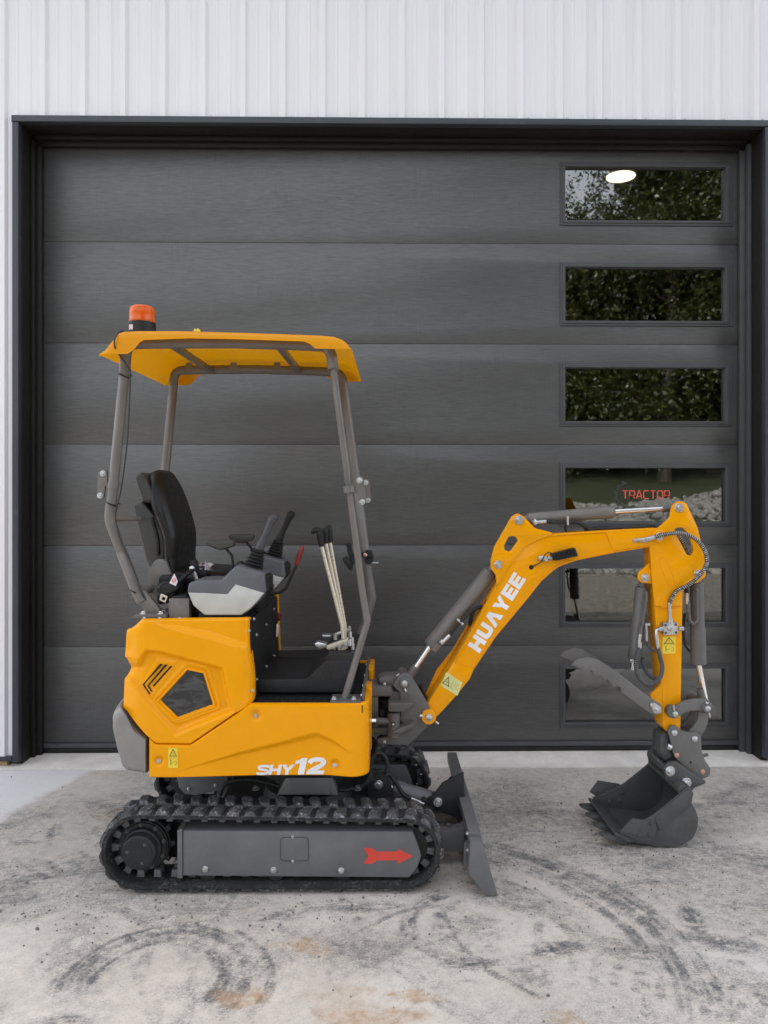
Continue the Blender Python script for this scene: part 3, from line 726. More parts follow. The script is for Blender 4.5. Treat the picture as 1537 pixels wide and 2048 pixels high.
def track(off, near):
    at, tot = belt_path(0)
    m = MB(L); n = 220; sec = [(-.004, 0), (0, .004), (0, TW-.004), (-.004, TW), (-.016, TW), (-.021, TW-.012), (-.021, .012), (-.016, 0)]
    for k in range(n):
        (a, z), T = at(tot*k/n); N = Vector((-T.y, T.x))
        for h, y in sec: m.v.append((a+N.x*h, S0+off+y, z+N.y*h))
    q = len(sec)
    for k in range(n):
        for j in range(q):
            A, C, j2 = k*q, ((k+1) % n)*q, (j+1) % q; m.f.append((A+j, A+j2, C+j2, C+j)[::-1])
    tr = m.build('rubber_track', RUB, ex)
    tag(tr, 'near rubber track with dusty tread lugs' if near else 'far rubber track showing under the body')
    for k in range(NL):
        for me, sh, nm, ph in ((LUGA, 0, 'tread_lug', 0), (LUGB, 0, 'tread_lug', .45), (TOOTH, -.021, 'drive_tooth', .2)):
            (a, z), T = at(tot*(k+ph)/NL); N = Vector((-T.y, T.x))
            o = bpy.data.objects.new(nm, me); p = (a+N.x*sh, S0+off, z+N.y*sh)
            link(o, L.w(p), tr); o.rotation_euler = (L.rot() @ Matrix.Rotation(-math.atan2(T.y, T.x), 4, 'Y')).to_euler()
    return tr
track(0, True); track(.74, False)
def frame(off, near):
    s0 = S0+.02+off
    # outlines were read on the near track; the far frame is the same shape further back
    def rel(o): return [(lambda t: (t[0], t[2]))(L.p(x, y, S0+.02)) for x, y in o]
    m = MB(L); m.prism2(rel([(366, 1661), (826, 1663), (836, 1688), (843.5, 1712), (836, 1734), (820, 1756), (366, 1752)]), s0, s0+.14, .006)
    fr = m.build('track_frame', FRM, ex)
    m = MB(L); m.prism2(rel([(355.5, 1660), (365.4, 1657), (365.4, 1756), (355.5, 1756)]), s0-.004, s0+.14, .002); m.build('end_plate', FRM, fr)
    m = MB(L); m.prism2(rel([(345, 1730), (356, 1726), (356, 1735), (340, 1736)]), s0+.03, s0+.1, .002); m.build('lower_bracket', FRM, fr)
    if near:
        m = MB(L)
        m.plate([(727, 1696), (744, 1696), (755, 1703.5), (796, 1703), (796, 1698), (827, 1712.5), (796, 1728), (796, 1720.6), (755, 1721), (744, 1728), (727, 1727), (737, 1712)], s0-.0012, s0+.002, 0); m.build('red_arrow_decal', RED, fr, 0)
        m = MB(L); m.plate(fil([(562, 1675), (617, 1675), (617, 1722), (562, 1722)], 7), s0-.0025, s0+.004, .001); m.build('access_cover', FRM, fr)
        A_, H_ = ringpoly(fil([(562, 1675), (617, 1675), (617, 1722), (562, 1722)], 7), .9); m = MB(L); m.plate(A_, s0-.0029, s0-.0022, 0, [H_]); m.build('cover_gap', BLK2, fr, 0)
        for x, y, r in ((586, 1673.5, .0065), (586, 1722, .0065), (411, 1738, .0125), (547.5, 1740, .0125), (683, 1741, .0125)): bolt(L, x, y, s0-.001, r, fr)
    for x in (415, 551, 686):
        a, _, z = L.p(x, 1740, S0+.02); m = MB(L); m.lathe((a, s0+.005, .075), (a, s0+.135, .075), [(0, .03), (.02, .036), (.3, .036), (.31, .027), (.69, .027), (.7, .036), (.98, .036), (1, .03)], 24); m.build('bottom_roller', BLK2, fr)
    # sprocket with hub
    tp = []
    for i in range(11):
        for da, rr in ((-11, .104), (-6, .104), (-4, .121), (4, .121), (6, .104)): tp.append((ca[0]+rr*math.cos(R(i*360/11+da)), ca[2]+rr*math.sin(R(i*360/11+da))))
    m = MB(L); m.prism2(tp, S0+off+.075, S0+off+.105, .002); sp = m.build('drive_sprocket', BLK2, ex)
    m = MB(L); c = lambda d: (ca[0], S0+off+d, ca[2])
    m.lathe(c(.075), c(.05), [(0, .098), (.7, .098), (.72, .094), (1, .092)], 36); m.build('hub_flange', BLK2, sp)
    m = MB(L); m.lathe(c(.052), c(-.008), [(0, .078), (.35, .076), (.4, .069), (.93, .066), (1, .060)], 40); m.lathe(c(-.007), c(-.010), [(0, .055), (1, .053)], 36); m.build('hub_drum', BLK2, sp)
    for i in range(9):
        q = R(i*40+15); bolt3(L, (ca[0]+.086*math.cos(q), S0+off+.05, ca[2]+.086*math.sin(q)), .0085, sp, DBOLT)
    for i in range(3):
        q = R(i*120+52); bolt3(L, (ca[0]+.042*math.cos(q), S0+off-.008, ca[2]+.042*math.sin(q)), .0075, sp, DBOLT)
    m = MB(L); d0, d1 = S0+off+.045, S0+off+.135; ri = rb-.050
    m.lathe((cb[0], d0, cb[2]), (cb[0], d1, cb[2]), [(0, .03), (.02, .045), (.08, .05), (.1, ri-.02), (.12, ri), (.35, ri), (.36, ri-.012), (.64, ri-.012), (.65, ri), (.88, ri), (.9, ri-.02), (.92, .05), (1, .03)], 36); m.build('front_idler', BLK2, ex)
    m = MB(L); m.prism2([(ca[0]-.04, .07), (cb[0]+.02, .07), (cb[0]+.02, .235), (ca[0]-.04, .235)], s0+.142, s0+.152, .002); m.build('inner_guard', BLK2, fr)
    return fr
frame(0, True); far_fr = frame(.74, False)
# inner guard of the far travel motor and inner side of the far frame
m = MB(L); m.plate(fil([(352, 1545), (456, 1545), (456, 1577), (392, 1591), (370, 1588), (358, 1575)], 6), 3.735, 3.75, .003); g = m.build('motor_guard', FRM, ex)
bolt(L, 378, 1578, 3.733, .009, g); bolt(L, 431.5, 1571, 3.733, .009, g)
# chassis between the tracks
m = MB(L); x0, x1 = L.p(430, 1600, 3.2)[0], L.p(752, 1600, 3.2)[0]
m.prism2([(x0, .10), (x1, .10), (x1, .235), (x0, .235)], 3.20, 3.74, .01); ch = m.build('chassis', BLK2, ex)
m = MB(L); q = L.p(618, 1575, 3.45); m.lathe((q[0], 3.45, .20), (q[0], 3.45, .45), [(0, .21), (.3, .19), (.35, .15), (.6, .15), (.62, .23), (1, .23)], 40); m.build('slew_ring', BLK2, ex)
m = MB(L); m.plate([(555, 1590), (572, 1556), (664, 1556), (676, 1590)], 3.215, 3.28, .004); m.build('pedestal_plate', FRM, ch)
m = MB(L); m.plate([(585, 1556), (660, 1556), (660, 1587), (585, 1587)], 3.205, 3.2145, .002); m.build('pedestal_cover', FRM, ch)
for x in (512, 716): bolt(L, x, 1577, 3.22, .016, ch, DBOLT, rx=R(-70))
def hose(F, pts, r, parent, name='hose', mat=HOSE, coil=None, cr=.0016, pitch=.006, n=10):
    P = cat(pts, 12); m = MB(F); m.sweep(P, r, n); o = m.build(name, mat, parent, 60)
    if coil:
        L_ = [0]
        for a, b in zip(P, P[1:]): L_.append(L_[-1]+(b-a).length)
        N = int(L_[-1]/pitch*8); pts2 = []; T0 = (P[1]-P[0]).normalized(); nr = T0.orthogonal().normalized(); j = 0; Tp = T0
        for k in range(N+1):
            d = L_[-1]*k/N
            while j < len(P)-2 and L_[j+1] < d: j += 1
            t = (d-L_[j])/max(1e-9, L_[j+1]-L_[j]); c = P[j].lerp(P[j+1], t); T = (P[j+1]-P[j]).normalized()
            nr = (Tp.rotation_difference(T) @ nr).normalized(); Tp = T; bn = T.cross(nr); a = k*2*math.pi/8
            pts2.append(c+(nr*math.cos(a)+bn*math.sin(a))*(r+cr*.4))
        m = MB(F); m.sweep(pts2, cr, 4); m.build('spiral_guard', coil, o, 0)
    return o
def rodbetween(F, pxs, s, r, name, mat, parent, n=16, bend=0):
    P = [F.p(*(list(p)+[s])[:3]) if len(p) == 2 else F.p(*p) for p in pxs]
    if bend: P = fil3(P, bend)
    m = MB(F); m.sweep(P, r, n); return m.build(name, mat, parent, 50)
# hoses round the turntable
for pts in ([(440, 1590), (455, 1566), (500, 1560), (560, 1572)], [(650, 1572), (690, 1580), (730, 1568), (742, 1548)], [(742, 1560), (745, 1518), (760, 1506), (774, 1520), (775, 1550)]):
    hose(L, [L.p(x, y, 3.26) for x, y in pts], .008, ch, coil=BLK2, cr=.002, pitch=.008)

# ---------------------------------------------------------------- dozer blade
Ln = lambda x, y: L.p(x, y, 2.985)
end = [Ln(*p) for p in ((942, 1685), (966, 1685), (996.5, 1795.5), (974, 1795.5), (937, 1748))]
end = [(a, max(z, .004)) for a, _, z in end]
m = MB(L)
m.prism2([end[0], end[1], end[2], end[3], end[4]], 2.985, 3.045, .004)
bl_far = 3.99
topz = end[0][1]
mould = [(end[0][0], topz+.012), (end[1][0], topz+.012), (end[1][0]+.010, .13), (end[1][0]+.030, .06), (end[2][0], .004), (end[3][0]+.004, .004), (end[1][0]+.004, .07), (end[1][0]-.022, .14), (end[0][0]+.012, topz-.03), (end[0][0], topz-.03)]
m.prism2(mould, 3.047, bl_far, .003)
db = m.build('dozer_blade', FRM, ex)
for d0 in (3.10, 3.28, 3.60, 3.80):       # back ribs
    m = MB(L); e = end[0][0]; m.prism2([(e+.016, topz-.034), (e-.012, topz-.06), (e-.016, .06), (e+.02, .03), (e+.03, .08)], d0, d0+.016, .002); m.build('back_rib', FRM, db)
m = MB(L); m.prism2([(end[0][0]-.004, topz-.05), (end[0][0]+.02, topz-.05), (end[0][0]+.02, .09), (end[0][0]-.006, .09)], 3.046, 3.10, .003); m.build('wing_flange', FRM, db)
for y in (1667, 1700): bolt(L, 936, y, 3.04, .009, db, rz=R(-80))
for d0 in (3.25, 3.64):
    m = MB(L); a0 = L.p(745, 1650, 3.3)[0]; m.prism2([(a0, .06), (a0, .15), (end[0][0]-.08, .135), (end[0][0]+.008, .155), (end[0][0]+.008, .05), (end[0][0]-.08, .05)], d0, d0+.06, .006); m.build('push_arm', FRM, db)
bolt(L, 898, 1650, 3.248, .010, db, DBOLT)
for d0 in (3.40, 3.50):
    m = MB(L); m.plate([(845, 1605), (868, 1590), (885, 1567), (928, 1545), (932, 1640), (890, 1628)], d0, d0+.015, .002); m.build('cylinder_lug', BLK2, db)
for d0 in (3.385, 3.51):
    m = MB(L); m.plate([(735, 1540), (770, 1540), (790, 1590), (748, 1602), (735, 1590)], d0, d0+.015, .003); m.build('cylinder_anchor', BLK2, ch)
bc = MB(L); p0, p1 = L.p(756, 1569, 3.455), L.p(876, 1603, 3.455)
v = lambda t: tuple(Vector(p0).lerp(Vector(p1), t))
bc.lathe(v(.24), v(.87), [(0, .036), (.02, .041), (.30, .041), (.31, .039), (.98, .039), (1, .034)], 28); bcy = bc.build('blade_cylinder', FRM, ex)
m = MB(L); m.lathe(v(.02), v(.25), [(0, .018), (1, .018)], 16); m.build('cylinder_rod', CHR, bcy)
m = MB(L); m.lathe((p0[0], 3.41, p0[2]), (p0[0], 3.50, p0[2]), [(0, .03), (1, .03)], 20); m.lathe((p1[0], 3.42, p1[2]), (p1[0], 3.495, p1[2]), [(0, .028), (1, .028)], 20); m.build('cylinder_eye', BLK2, bcy)
bolt(L, 757, 1569, 3.384, .020, bcy); bolt(L, 876, 1604, 3.398, .020, bcy)
hose(L, [L.p(x, y, 3.39) for x, y in ((738, 1560), (752, 1545), (772, 1543), (790, 1562), (806, 1588), (822, 1597))], .0085, bcy, coil=BLK2, cr=.0022, pitch=.009)
rodbetween(L, [(822, 1597), (848, 1608)], 3.39, .008, 'hose_fitting', ZINC, bcy)
m = MB(L); m.disc(849, 1604, 3.385, 3.42, .012); m.build('banjo_fitting', BLK2, bcy)

# ---------------------------------------------------------------- body panels
SB = 3.03; SF = 3.84
def hf(F, s0, x0, x1, top, bot, disp, nx, ny, name, mat, parent, back=.03, xs=None):
    m = MB(F); X = xs or [x0+(x1-x0)*i/nx for i in range(nx+1)]; nx = len(X)-1
    for x in X:
        yt, yb = top(x), bot(x)
        for j in range(ny+1):
            y = yt+(yb-yt)*j/ny; a, d, z = F.p(x, y, s0); q = disp(x, y)
            if isinstance(q, tuple): m.v.append((a+q[1], d+q[0], z))
            else: m.v.append((a, d+q, z))
    n = ny+1
    m.f = [(i*n+j, i*n+j+1, (i+1)*n+j+1, (i+1)*n+j) for i in range(nx) for j in range(ny)]
    rim = [i*n for i in range(nx)]+[nx*n+j for j in range(ny)]+[i*n+ny for i in range(nx, 0, -1)]+[j for j in range(ny, 0, -1)]
    st = len(m.v)
    for i in rim: v = m.v[i]; m.v.append((v[0], v[1]+back, v[2]))
    k = len(rim)
    m.f += [(rim[i], rim[(i+1) % k], st+(i+1) % k, st+i) for i in range(k)]
    return m.build(name, mat, parent, 40)
def sdist(pt, poly):
    x, y = pt; ins = False; dm = 1e9; n = len(poly)
    for i in range(n):
        (x1, y1), (x2, y2) = poly[i], poly[(i+1) % n]
        if (y1 > y) != (y2 > y) and x < (x2-x1)*(y-y1)/(y2-y1)+x1: ins = not ins
        dx, dy = x2-x1, y2-y1; t = max(0, min(1, ((x-x1)*dx+(y-y1)*dy)/(dx*dx+dy*dy))); dm = min(dm, math.hypot(x-x1-t*dx, y-y1-t*dy))
    return dm if ins else -dm
edge_r = lambda d, r: 0 if d >= r else r-math.sqrt(max(0, r*r-(r-d)**2))     # rounded rim, d and r in px
PXM = SB/FPX
# lower skirt: near side, rounded front corner
sk_top = [(297.5, 1476), (300, 1478), (311, 1489.5), (381, 1490.5), (499, 1410.5), (505, 1409), (740, 1409)]
cr_lo = [(323, 1553), (390, 1535), (480, 1513), (634, 1481), (665, 1489), (712, 1514), (740, 1530)]
cr_hi = [(323, 1553), (390, 1530), (480, 1503), (560, 1483), (625, 1464), (640, 1464), (668, 1480), (712, 1513), (740, 1530)]
dimp = [(512, 1431, 14), (670, 1530.5, 11.5), (318, 1522, 12.5)]
def sk_disp(x, y):
    lo, hi = interp(x, cr_lo), interp(x, cr_hi); w_ = max(lo-hi, .01)
    amp = .022*sstep((x-330)/230)*sstep((715-x)/70)
    d = amp*sstep((y-hi)/w_) if w_ > .5 else amp*(y > hi)
    for cx, cy, r in dimp:
        q = math.hypot(x-cx, y-cy)/r
        if q < 1: d += .010*(1-sstep((q-.35)/.65))
    d += edge_r(y-interp(x, sk_top), 4)*PXM + edge_r(1556-y, 4)*PXM + edge_r(x-297.5, 4)*PXM
    a = 0
    c0 = 700.                                            # front corner curls back
    if x > c0:
        t = (x-c0)/38.*math.pi/2; rr = 38*PXM*1.0
        d += rr*(1-math.cos(t)); a = rr*math.sin(t)-(x-c0)*PXM
    return (d, a)
sk = hf(U, SB, 297.5, 738, lambda x: interp(x, sk_top), lambda x: 1556, sk_disp, 176, 60, 'side_skirt', YEL, ex, .02)
for cx, cy, r in dimp: bolt(U, cx, cy, SB+.009, .009, sk)
fa = U.p(700, 1409, SB)[0]+38*PXM; zt, zb = U.p(700, 1409, SB)[2], U.p(700, 1556, SB)[2]
m = MB(U)
m.prism2([(fa-.020, zb), (fa, zb), (fa, zt), (fa-.020, zt)], SB+38*PXM+.0005, 3.26, .002)
m.prism2([(fa-.020, zt-.06), (fa+.004, zt-.06), (fa+.004, zt+.012), (fa-.020, zt+.012)], 3.2605, 3.36, .002)
m.prism2([(fa-.020, zb), (fa, zb), (fa, zt-.035), (fa-.020, zt-.035)], 3.362, 3.58, .002)
m.prism2([(fa-.020, zb), (fa+.004, zb), (fa+.004, zt+.012), (fa-.020, zt+.012)], 3.582, SF-.03, .006)
m.build('front_panel', YEL, ex)
m = MB(U); m.plate([(297.5, 1476), (311, 1489.5), (381, 1490.5), (499, 1410.5), (735, 1409, 6), (735, 1556, 6), (297.5, 1556)], 3.0, 3.001, 0)
q = [(-v_[0], 0) for v_ in m.v]
far = [(U.p(x, y, SB)[0], U.p(x, y, SB)[2]) for x, y in ((297.5, 1476), (311, 1489.5), (381, 1490.5), (499, 1410.5), (735, 1409), (735, 1556), (297.5, 1556))]
m = MB(U); m.prism2(far, SF-.03, SF, .008); m.build('side_skirt', YEL, ex)
m = MB(U); m.prism2([(far[0][0]+.03, zb+.02), (fa-.022, zb+.02), (fa-.022, zt-.05), (far[0][0]+.03, zt-.05)], SB+.05, SF-.035, .004); m.build('main_frame', BLK2, ex)
# white model lettering on the skirt
Sst = [(.97, .78), (.86, .86), (.66, .885), (.36, .885), (.18, .84), (.11, .74), (.18, .62), (.36, .555), (.64, .50), (.84, .42), (.90, .28), (.82, .165), (.62, .115), (.34, .115), (.12, .15), (.02, .23)]
G2 = [(.07, .64), (.13, .76), (.27, .845), (.48, .87), (.70, .845), (.84, .76), (.86, .66), (.76, .53), (.50, .36), (.27, .21), (.16, .10), (.16, .02)]
HP = [(0, 0), (.28, 0), (.28, .36), (.72, .36), (.72, 0), (1, 0), (1, 1), (.72, 1), (.72, .62), (.28, .62), (.28, 1), (0, 1)]
YP = [(.36, 0), (.64, 0), (.64, .40), (1, 1), (.68, 1), (.5, .64), (.32, 1), (0, 1), (.36, .40)]
OP = [(.34, 0), (.80, 0), (.80, 1), (.42, 1), (.28, .90), (0, .84), (.0, .62), (.34, .68)]
for nm, shapes, ox, oy, w_, h_ in (('S', [cat([(x, y, 0) for x, y in Sst], 4)], 512, 1550, 25, 20), ('H', [HP], 536.5, 1549.7, 24, 20), ('Y', [YP], 560.5, 1549.3, 26, 20), ('1', [OP], 586, 1549, 28, 33), ('2', [cat([(x, y, 0) for x, y in G2], 4), [(.02, 0), (.98, 0), (1.0, .22), (.05, .22)]], 612, 1548.5, 36, 34)):
    m = MB(U); dd = sk_disp(ox+w_*.6, oy-h_*.5)[0]; dd = min(dd, sk_disp(ox+2, oy-h_*.9)[0], sk_disp(ox+w_, oy-h_*.95)[0])
    mp = lambda p: (ox+p[0]*w_+p[1]*h_*.22, oy-p[1]*h_)
    for j, sh_ in enumerate(shapes):
        pts = [(q.x, q.y) for q in sh_] if not isinstance(sh_[0], tuple) else sh_
        o_ = ribbon([mp(p) for p in pts], 5.0 if nm == 'S' else 9.0) if not isinstance(sh_[0], tuple) else [mp(p) for p in pts]
        m.plate(o_, SB+dd-.0022-.0004*j, SB+dd-.0008, 0)
    m.build('letter', WHT, sk, 0)
# caution labels
def warn_label(F, s, pts, mat, parent, style):
    """pts: label corners (px) TL, TR, BR, BL"""
    m = MB(F); m.plate(fil(pts, 1.2), s-.0008, s, 0); o = m.build('caution_label', mat, parent, 0)
    TL, TR, BR, BL = [Vector(p) for p in pts]
    def uv(u, v_): t_ = TL.lerp(TR, u); b_ = BL.lerp(BR, u); q_ = t_.lerp(b_, v_); return (q_.x, q_.y)
    m = MB(F); s2 = s-.0014
    if style == 'v':
        for st, w_ in (([(.5, .20), (.5, .33)], .6), ([(0.02, .5), (.98, .5)], .35), ([(.27, .62), (.27, .86)], 1.3), ([(.36, .74), (.6, .74)], .7), ([(.66, .66), (.82, .66), (.82, .84), (.66, .84)], .5)): m.plate(ribbon([uv(*p) for p in st], w_), s2, s2+.0005, 0)
        m.plate(circ(*uv(.27, .60), 1.3, 8), s2, s2+.0005, 0)
    else:
        for st, w_ in (([(.16, .6), (.22, .5), (.28, .64)], .8), ([(.52, .25), (.52, .78), (.66, .78)], .4), ([(.62, .3), (.9, .3)], .35), ([(.62, .42), (.9, .42)], .35), ([(.62, .54), (.94, .54)], .35), ([(.7, .66), (.94, .66)], .35)): m.plate(ribbon([uv(*p) for p in st], w_), s2, s2+.0005, 0)
    tri = [uv(*p) for p in ([(.5, .09), (.86, .41), (.14, .41)] if style == 'v' else [(.22, .2), (.40, .76), (.04, .76)])]; A_, H_ = ringpoly(tri, 1.3); m.plate(A_, s2, s2+.0005, 0, [H_])
    m.build('label_print', BLKV, o, 0); return o
warn_label(U, SB-.001, [(337, 1495.5), (356, 1495.5), (356, 1536), (337, 1536)], LYEL, sk, 'v')

# engine hood: near side shell with pressed relief
hd_top = [(244, 1262), (249, 1259), (266, 1239.5), (492, 1238), (498, 1240), (506, 1262)]
hd_left = [(1238, 266), (1260, 249), (1269, 247), (1317, 244), (1325, 251), (1344, 252), (1362, 243), (1421, 240.6), (1425, 243)]
hd_bot = [(240, 1421), (294, 1473), (312, 1487.5), (381, 1488.5), (499, 1407.5), (506, 1390)]
rec = [(225, 1327), (267, 1326), (290, 1297.5), (320, 1300), (437, 1331), (449, 1334), (469.5, 1426), (349, 1475), (251, 1366), (225, 1364)]
pent = [(374.5, 1340), (407, 1347), (427, 1412), (351.6, 1439), (316, 1404)]
louv = [(310, 1322), (354, 1325), (300, 1398), (282, 1372)]
def hd_disp(x, y):
    d = .026*sstep(sdist((x, y), rec)/13.)
    la = 1246+(x-300)*(1299-1246)/183.; lb = interp(x, [(300, 1244), (418, 1262), (483, 1284), (500, 1290)])
    k = sstep((x-300)/60)*sstep((492-x)/10)
    d += .015*k*(1-sstep((y-lb)/max(la-lb, 1)))
    p = sdist((x, y), pent)
    d += .020*sstep(p/4.) - .005*sstep((p+14)/3.)*(1-sstep((p+8)/3.))
    q = sdist((x, y), louv); d -= .004*(sstep((q+2)/3)-sstep((q-6)/4)) if q > -3 else 0
    d += edge_r(y-interp(x, hd_top), 5)*PXM + edge_r(interp(x, hd_bot)-y, 3)*PXM
    a = 0
    xr = 497+8*sstep((y-1275)/100)
    if x > 470:
        t = min(1, (x-470)/35.)*math.pi/2; rr = 35*PXM; d += rr*(1-math.cos(t))*.8; a = (rr*math.sin(t) - (x-470)*PXM) + (xr-505)*PXM*sstep((x-470)/35.)
    if x < 300:
        t = (300-x)/60.; d += .04*t*t
        yl = interp(y, hd_left); a += (yl-241)*PXM*sstep((300-x)/58.)
    return (d, a)
hood = hf(U, SB, 241, 505, lambda x: interp(x, hd_top), lambda x: interp(x, hd_bot), hd_disp, 110, 96, 'engine_hood', YEL, ex, .02)
core = [(U.p(x, y, SB)[0], U.p(x, y, SB)[2]) for x, y in ((252, 1290), (280, 1262), (488, 1262), (494, 1385), (480, 1415), (381, 1482), (312, 1482), (252, 1418))]
m = MB(U); m.prism2(core, SB+.10, SF-.03, .01); m.build('hood_core', YEL, ex)
hz = U.p(400, 1238, SB)[2]
hfar = [(U.p(x, y, SB)[0], U.p(x, y, SB)[2]) for x, y in ((300, 1240), (497, 1240), (502, 1385), (499, 1408), (381, 1488), (312, 1488), (300, 1440))]
m = MB(U); m.prism2(hfar, SF-.028, SF, .008); m.build('hood_side', YEL, ex)
# top deck over the engine, firewall
m = MB(U); a0, a1 = U.p(330, 1240, SB)[0], U.p(490, 1240, SB)[0]; m.prism2([(a0, hz-.06), (a1, hz-.06), (a1, hz-.008), (a0, hz-.008)], SB+.05, SF-.03, .004); m.build('seat_deck', BLK2, ex)
m = MB(U); a1 = U.p(501, 1240, SB+.03)[0]; m.prism2([(a1-.03, zt-.02), (a1+.008, zt-.02), (a1-.002, hz-.012), (a1-.03, hz-.012)], SB+.04, 3.78, .003); fw = m.build('firewall', BLK, ex)
m = MB(U); m.prism2([(a1-.05, hz-.010), (a1-.002, hz-.010), (a1+.012, hz+.07), (a1-.05, hz+.07)], 3.27, 3.60, .003); m.build('seat_riser', BLK, ex)
for d, z in ((3.16, .985), (3.16, .80), (3.40, .985), (3.40, .80), (3.62, 1.02), (3.62, .80), (3.10, 1.06)): bolt3(U, (a1+.006, d, z), .008, fw, rz=R(90))
m = MB(U); m.prism2([(a1+.010, .95), (a1+.026, .955), (a1+.03, .985), (a1+.012, .99)], 3.69, 3.72, .003); m.build('red_key_cap', REDG, fw)
m = MB(U); m.prism2([(a1+.010, .88), (a1+.014, .88), (a1+.016, .93), (a1+.012, .94)], 3.66, 3.70, 0); m.build('paper_tag', PAPER, fw)
for x, y in ((496.5, 1261), (503.5, 1381)): bolt(U, x+2, y, SB+.028, .0065, hood)
for x, y in ((289, 1237), (320, 1237), (360, 1237.5)): bolt(U, x, y, SB+.03, .007, hood)
# vent grille with inner machinery hint, frame and louvres
m = MB(U); m.plate(pent, SB+.030, SB+.034, .0005); vg = m.build('vent_grille', MESHM, hood, 0)
m = MB(U); 
outer = [(374, 1335), (410.5, 1343), (432.5, 1415), (351, 1445), (309.5, 1404.5)]
m.plate(fil(outer, 2), SB+.0195, SB+.040, .002, [fil(pent, 1)]); m.build('vent_frame', YEL, hood)
def c6(o): return [(200+.2082*x, 1200+.2082*y) for x, y in o]
for o_ in ([(580, 615), (410, 812), (478, 910), (490, 900), (425, 812), (605, 617)], [(625, 622), (455, 825), (495, 885), (507, 878), (470, 825), (648, 625)], [(680, 630), (508, 823), (520, 832), (700, 636)]):
    m = MB(U); m.plate(c6(o_), SB+.0215, SB+.028, 0); m.build('louvre_slot', BLK3, hood, 0)
# rear hinges
for y in (1290, 1393):
    m = MB(U); q = U.p(250.5 if y < 1300 else 246, y, 3.12); m.cyl((q[0], 3.18, q[2]-.024), (q[0], 3.18, q[2]+.024), .007, .001, 10); m.build('hinge', ZINC, hood)
# counterweight: lofted, rounded tail
cw = [(239.5, 1415, 2), (227, 1427, 5), (224, 1436, 5), (224.5, 1462, 10), (234, 1504, 10), (243, 1536, 6), (251, 1544, 4), (291, 1550.5, 2), (291, 1479, 1), (262, 1452)]
def tail(F, out, d0, d1, curve, n=14, bev=.03):
    base = [(lambda q: (q[0], q[2]))(F.p(x, y, d0)) for x, y in fil(out, 0)]; m = MB(F); amax = max(p[0] for p in base); k = len(base)
    ds = [d0, d0+bev*.12, d0+bev*.45, d0+bev]+[d0+bev+(d1-d0-2*bev)*i/n for i in range(1, n)]+[d1-bev, d1-bev*.45, d1-bev*.12, d1]
    zc = sum(p[1] for p in base)/k
    for d in ds:
        e = min(d-d0, d1-d); sh = 0 if e >= bev else (1-math.sqrt(max(0, 1-(1-e/bev)**2)))*bev*.8
        t = (d-(d0+d1)/2)/((d1-d0)/2); bl = -curve*(1-t*t)
        for a, z in base:
            wgt = min(1, (amax-a)/.10); a2 = a+bl*wgt; L_ = math.hypot(a-amax, z-zc) or 1
            m.v.append((a2+(sh*.9*wgt), d, z+(sh if z < zc else -sh)*min(1, abs(z-zc)/.05)))
    q = len(ds)
    m.f = [(i*k+j, i*k+(j+1) % k, (i+1)*k+(j+1) % k, (i+1)*k+j)[::-1] for i in range(q-1) for j in range(k)]
    m.f += [tuple(range(k)), tuple((q-1)*k+j for j in range(k))[::-1]]
    return m
m = tail(U, cw, SB+.005, SF-.005, .05); m.build('counterweight', CWT, ex, 40)

# ---------------------------------------------------------------- floor
m = MB(U); fz = zt-.008; m.prism2([(U.p(499, 1409, SB)[0], fz-.03), (fa-.024, fz-.03), (fa-.024, fz), (U.p(499, 1409, SB)[0], fz)], SB+.016, SF-.034, .003); m.build('floor_plate', MATT, ex)
F1 = 3.19
m = MB(U); m.plate([(508, 1386), (508, 1359.5, 2), (612, 1358, 4), (652, 1321, 4), (708, 1320.5, 2), (708, 1386)], F1, SF-.05, .006, seg=3); fb = m.build('floor_mat', MATT, ex)
for d in (F1+.10, F1+.40):
    m = MB(U); p, q = U.p(522, 1358, F1), U.p(606, 1358, F1); m.prism2([(p[0], p[2]-.004), (q[0], p[2]-.004), (q[0], p[2]+.003), (p[0], p[2]+.003)], d, d+.02, .002); m.build('mat_rib', MATT, fb)
m = MB(U)
for i in range(9):
    p = U.p(508+i*17, 1409, SB); m.prism2([(p[0], fz-.002), (p[0]+.02, fz-.002), (p[0]+.02, fz+.0025), (p[0], fz+.0025)], SB+.03, SB+.145, .001)
m.build('tread_strips', MATT, fb)
# corner plate with bolts
m = MB(U); m.plate([(702, 1322), (722, 1321), (738, 1330), (733, 1396), (722, 1402), (700, 1402)], 3.19, 3.215, .002); 
cpb = [(fa-.075, zt-.02), (fa-.008, zt-.02), (fa-.008, zt+.035), (fa-.075, zt+.035)]
m = MB(U); m.prism2([(fa-.03, fz-.02), (fa-.021, fz-.02), (fa-.021, zt+.03), (fa-.03, zt+.03)], 3.10, SF-.04, .002); cpl = m.build('front_kick_plate', DRK, ex)
for d in (3.14, 3.30, 3.48, 3.70): bolt3(U, (fa-.030, d, zt+.008), .009, cpl, rz=R(-90))
a0 = U.p(661, 1405, 3.07)[0]
m = MB(U); m.prism2([(a0, fz+.001), (fa-.032, fz+.001), (fa-.032, fz+.010), (a0, fz+.010)], SB+.022, SB+.15, .002); ft = m.build('rops_foot_plate', DRK, ex)
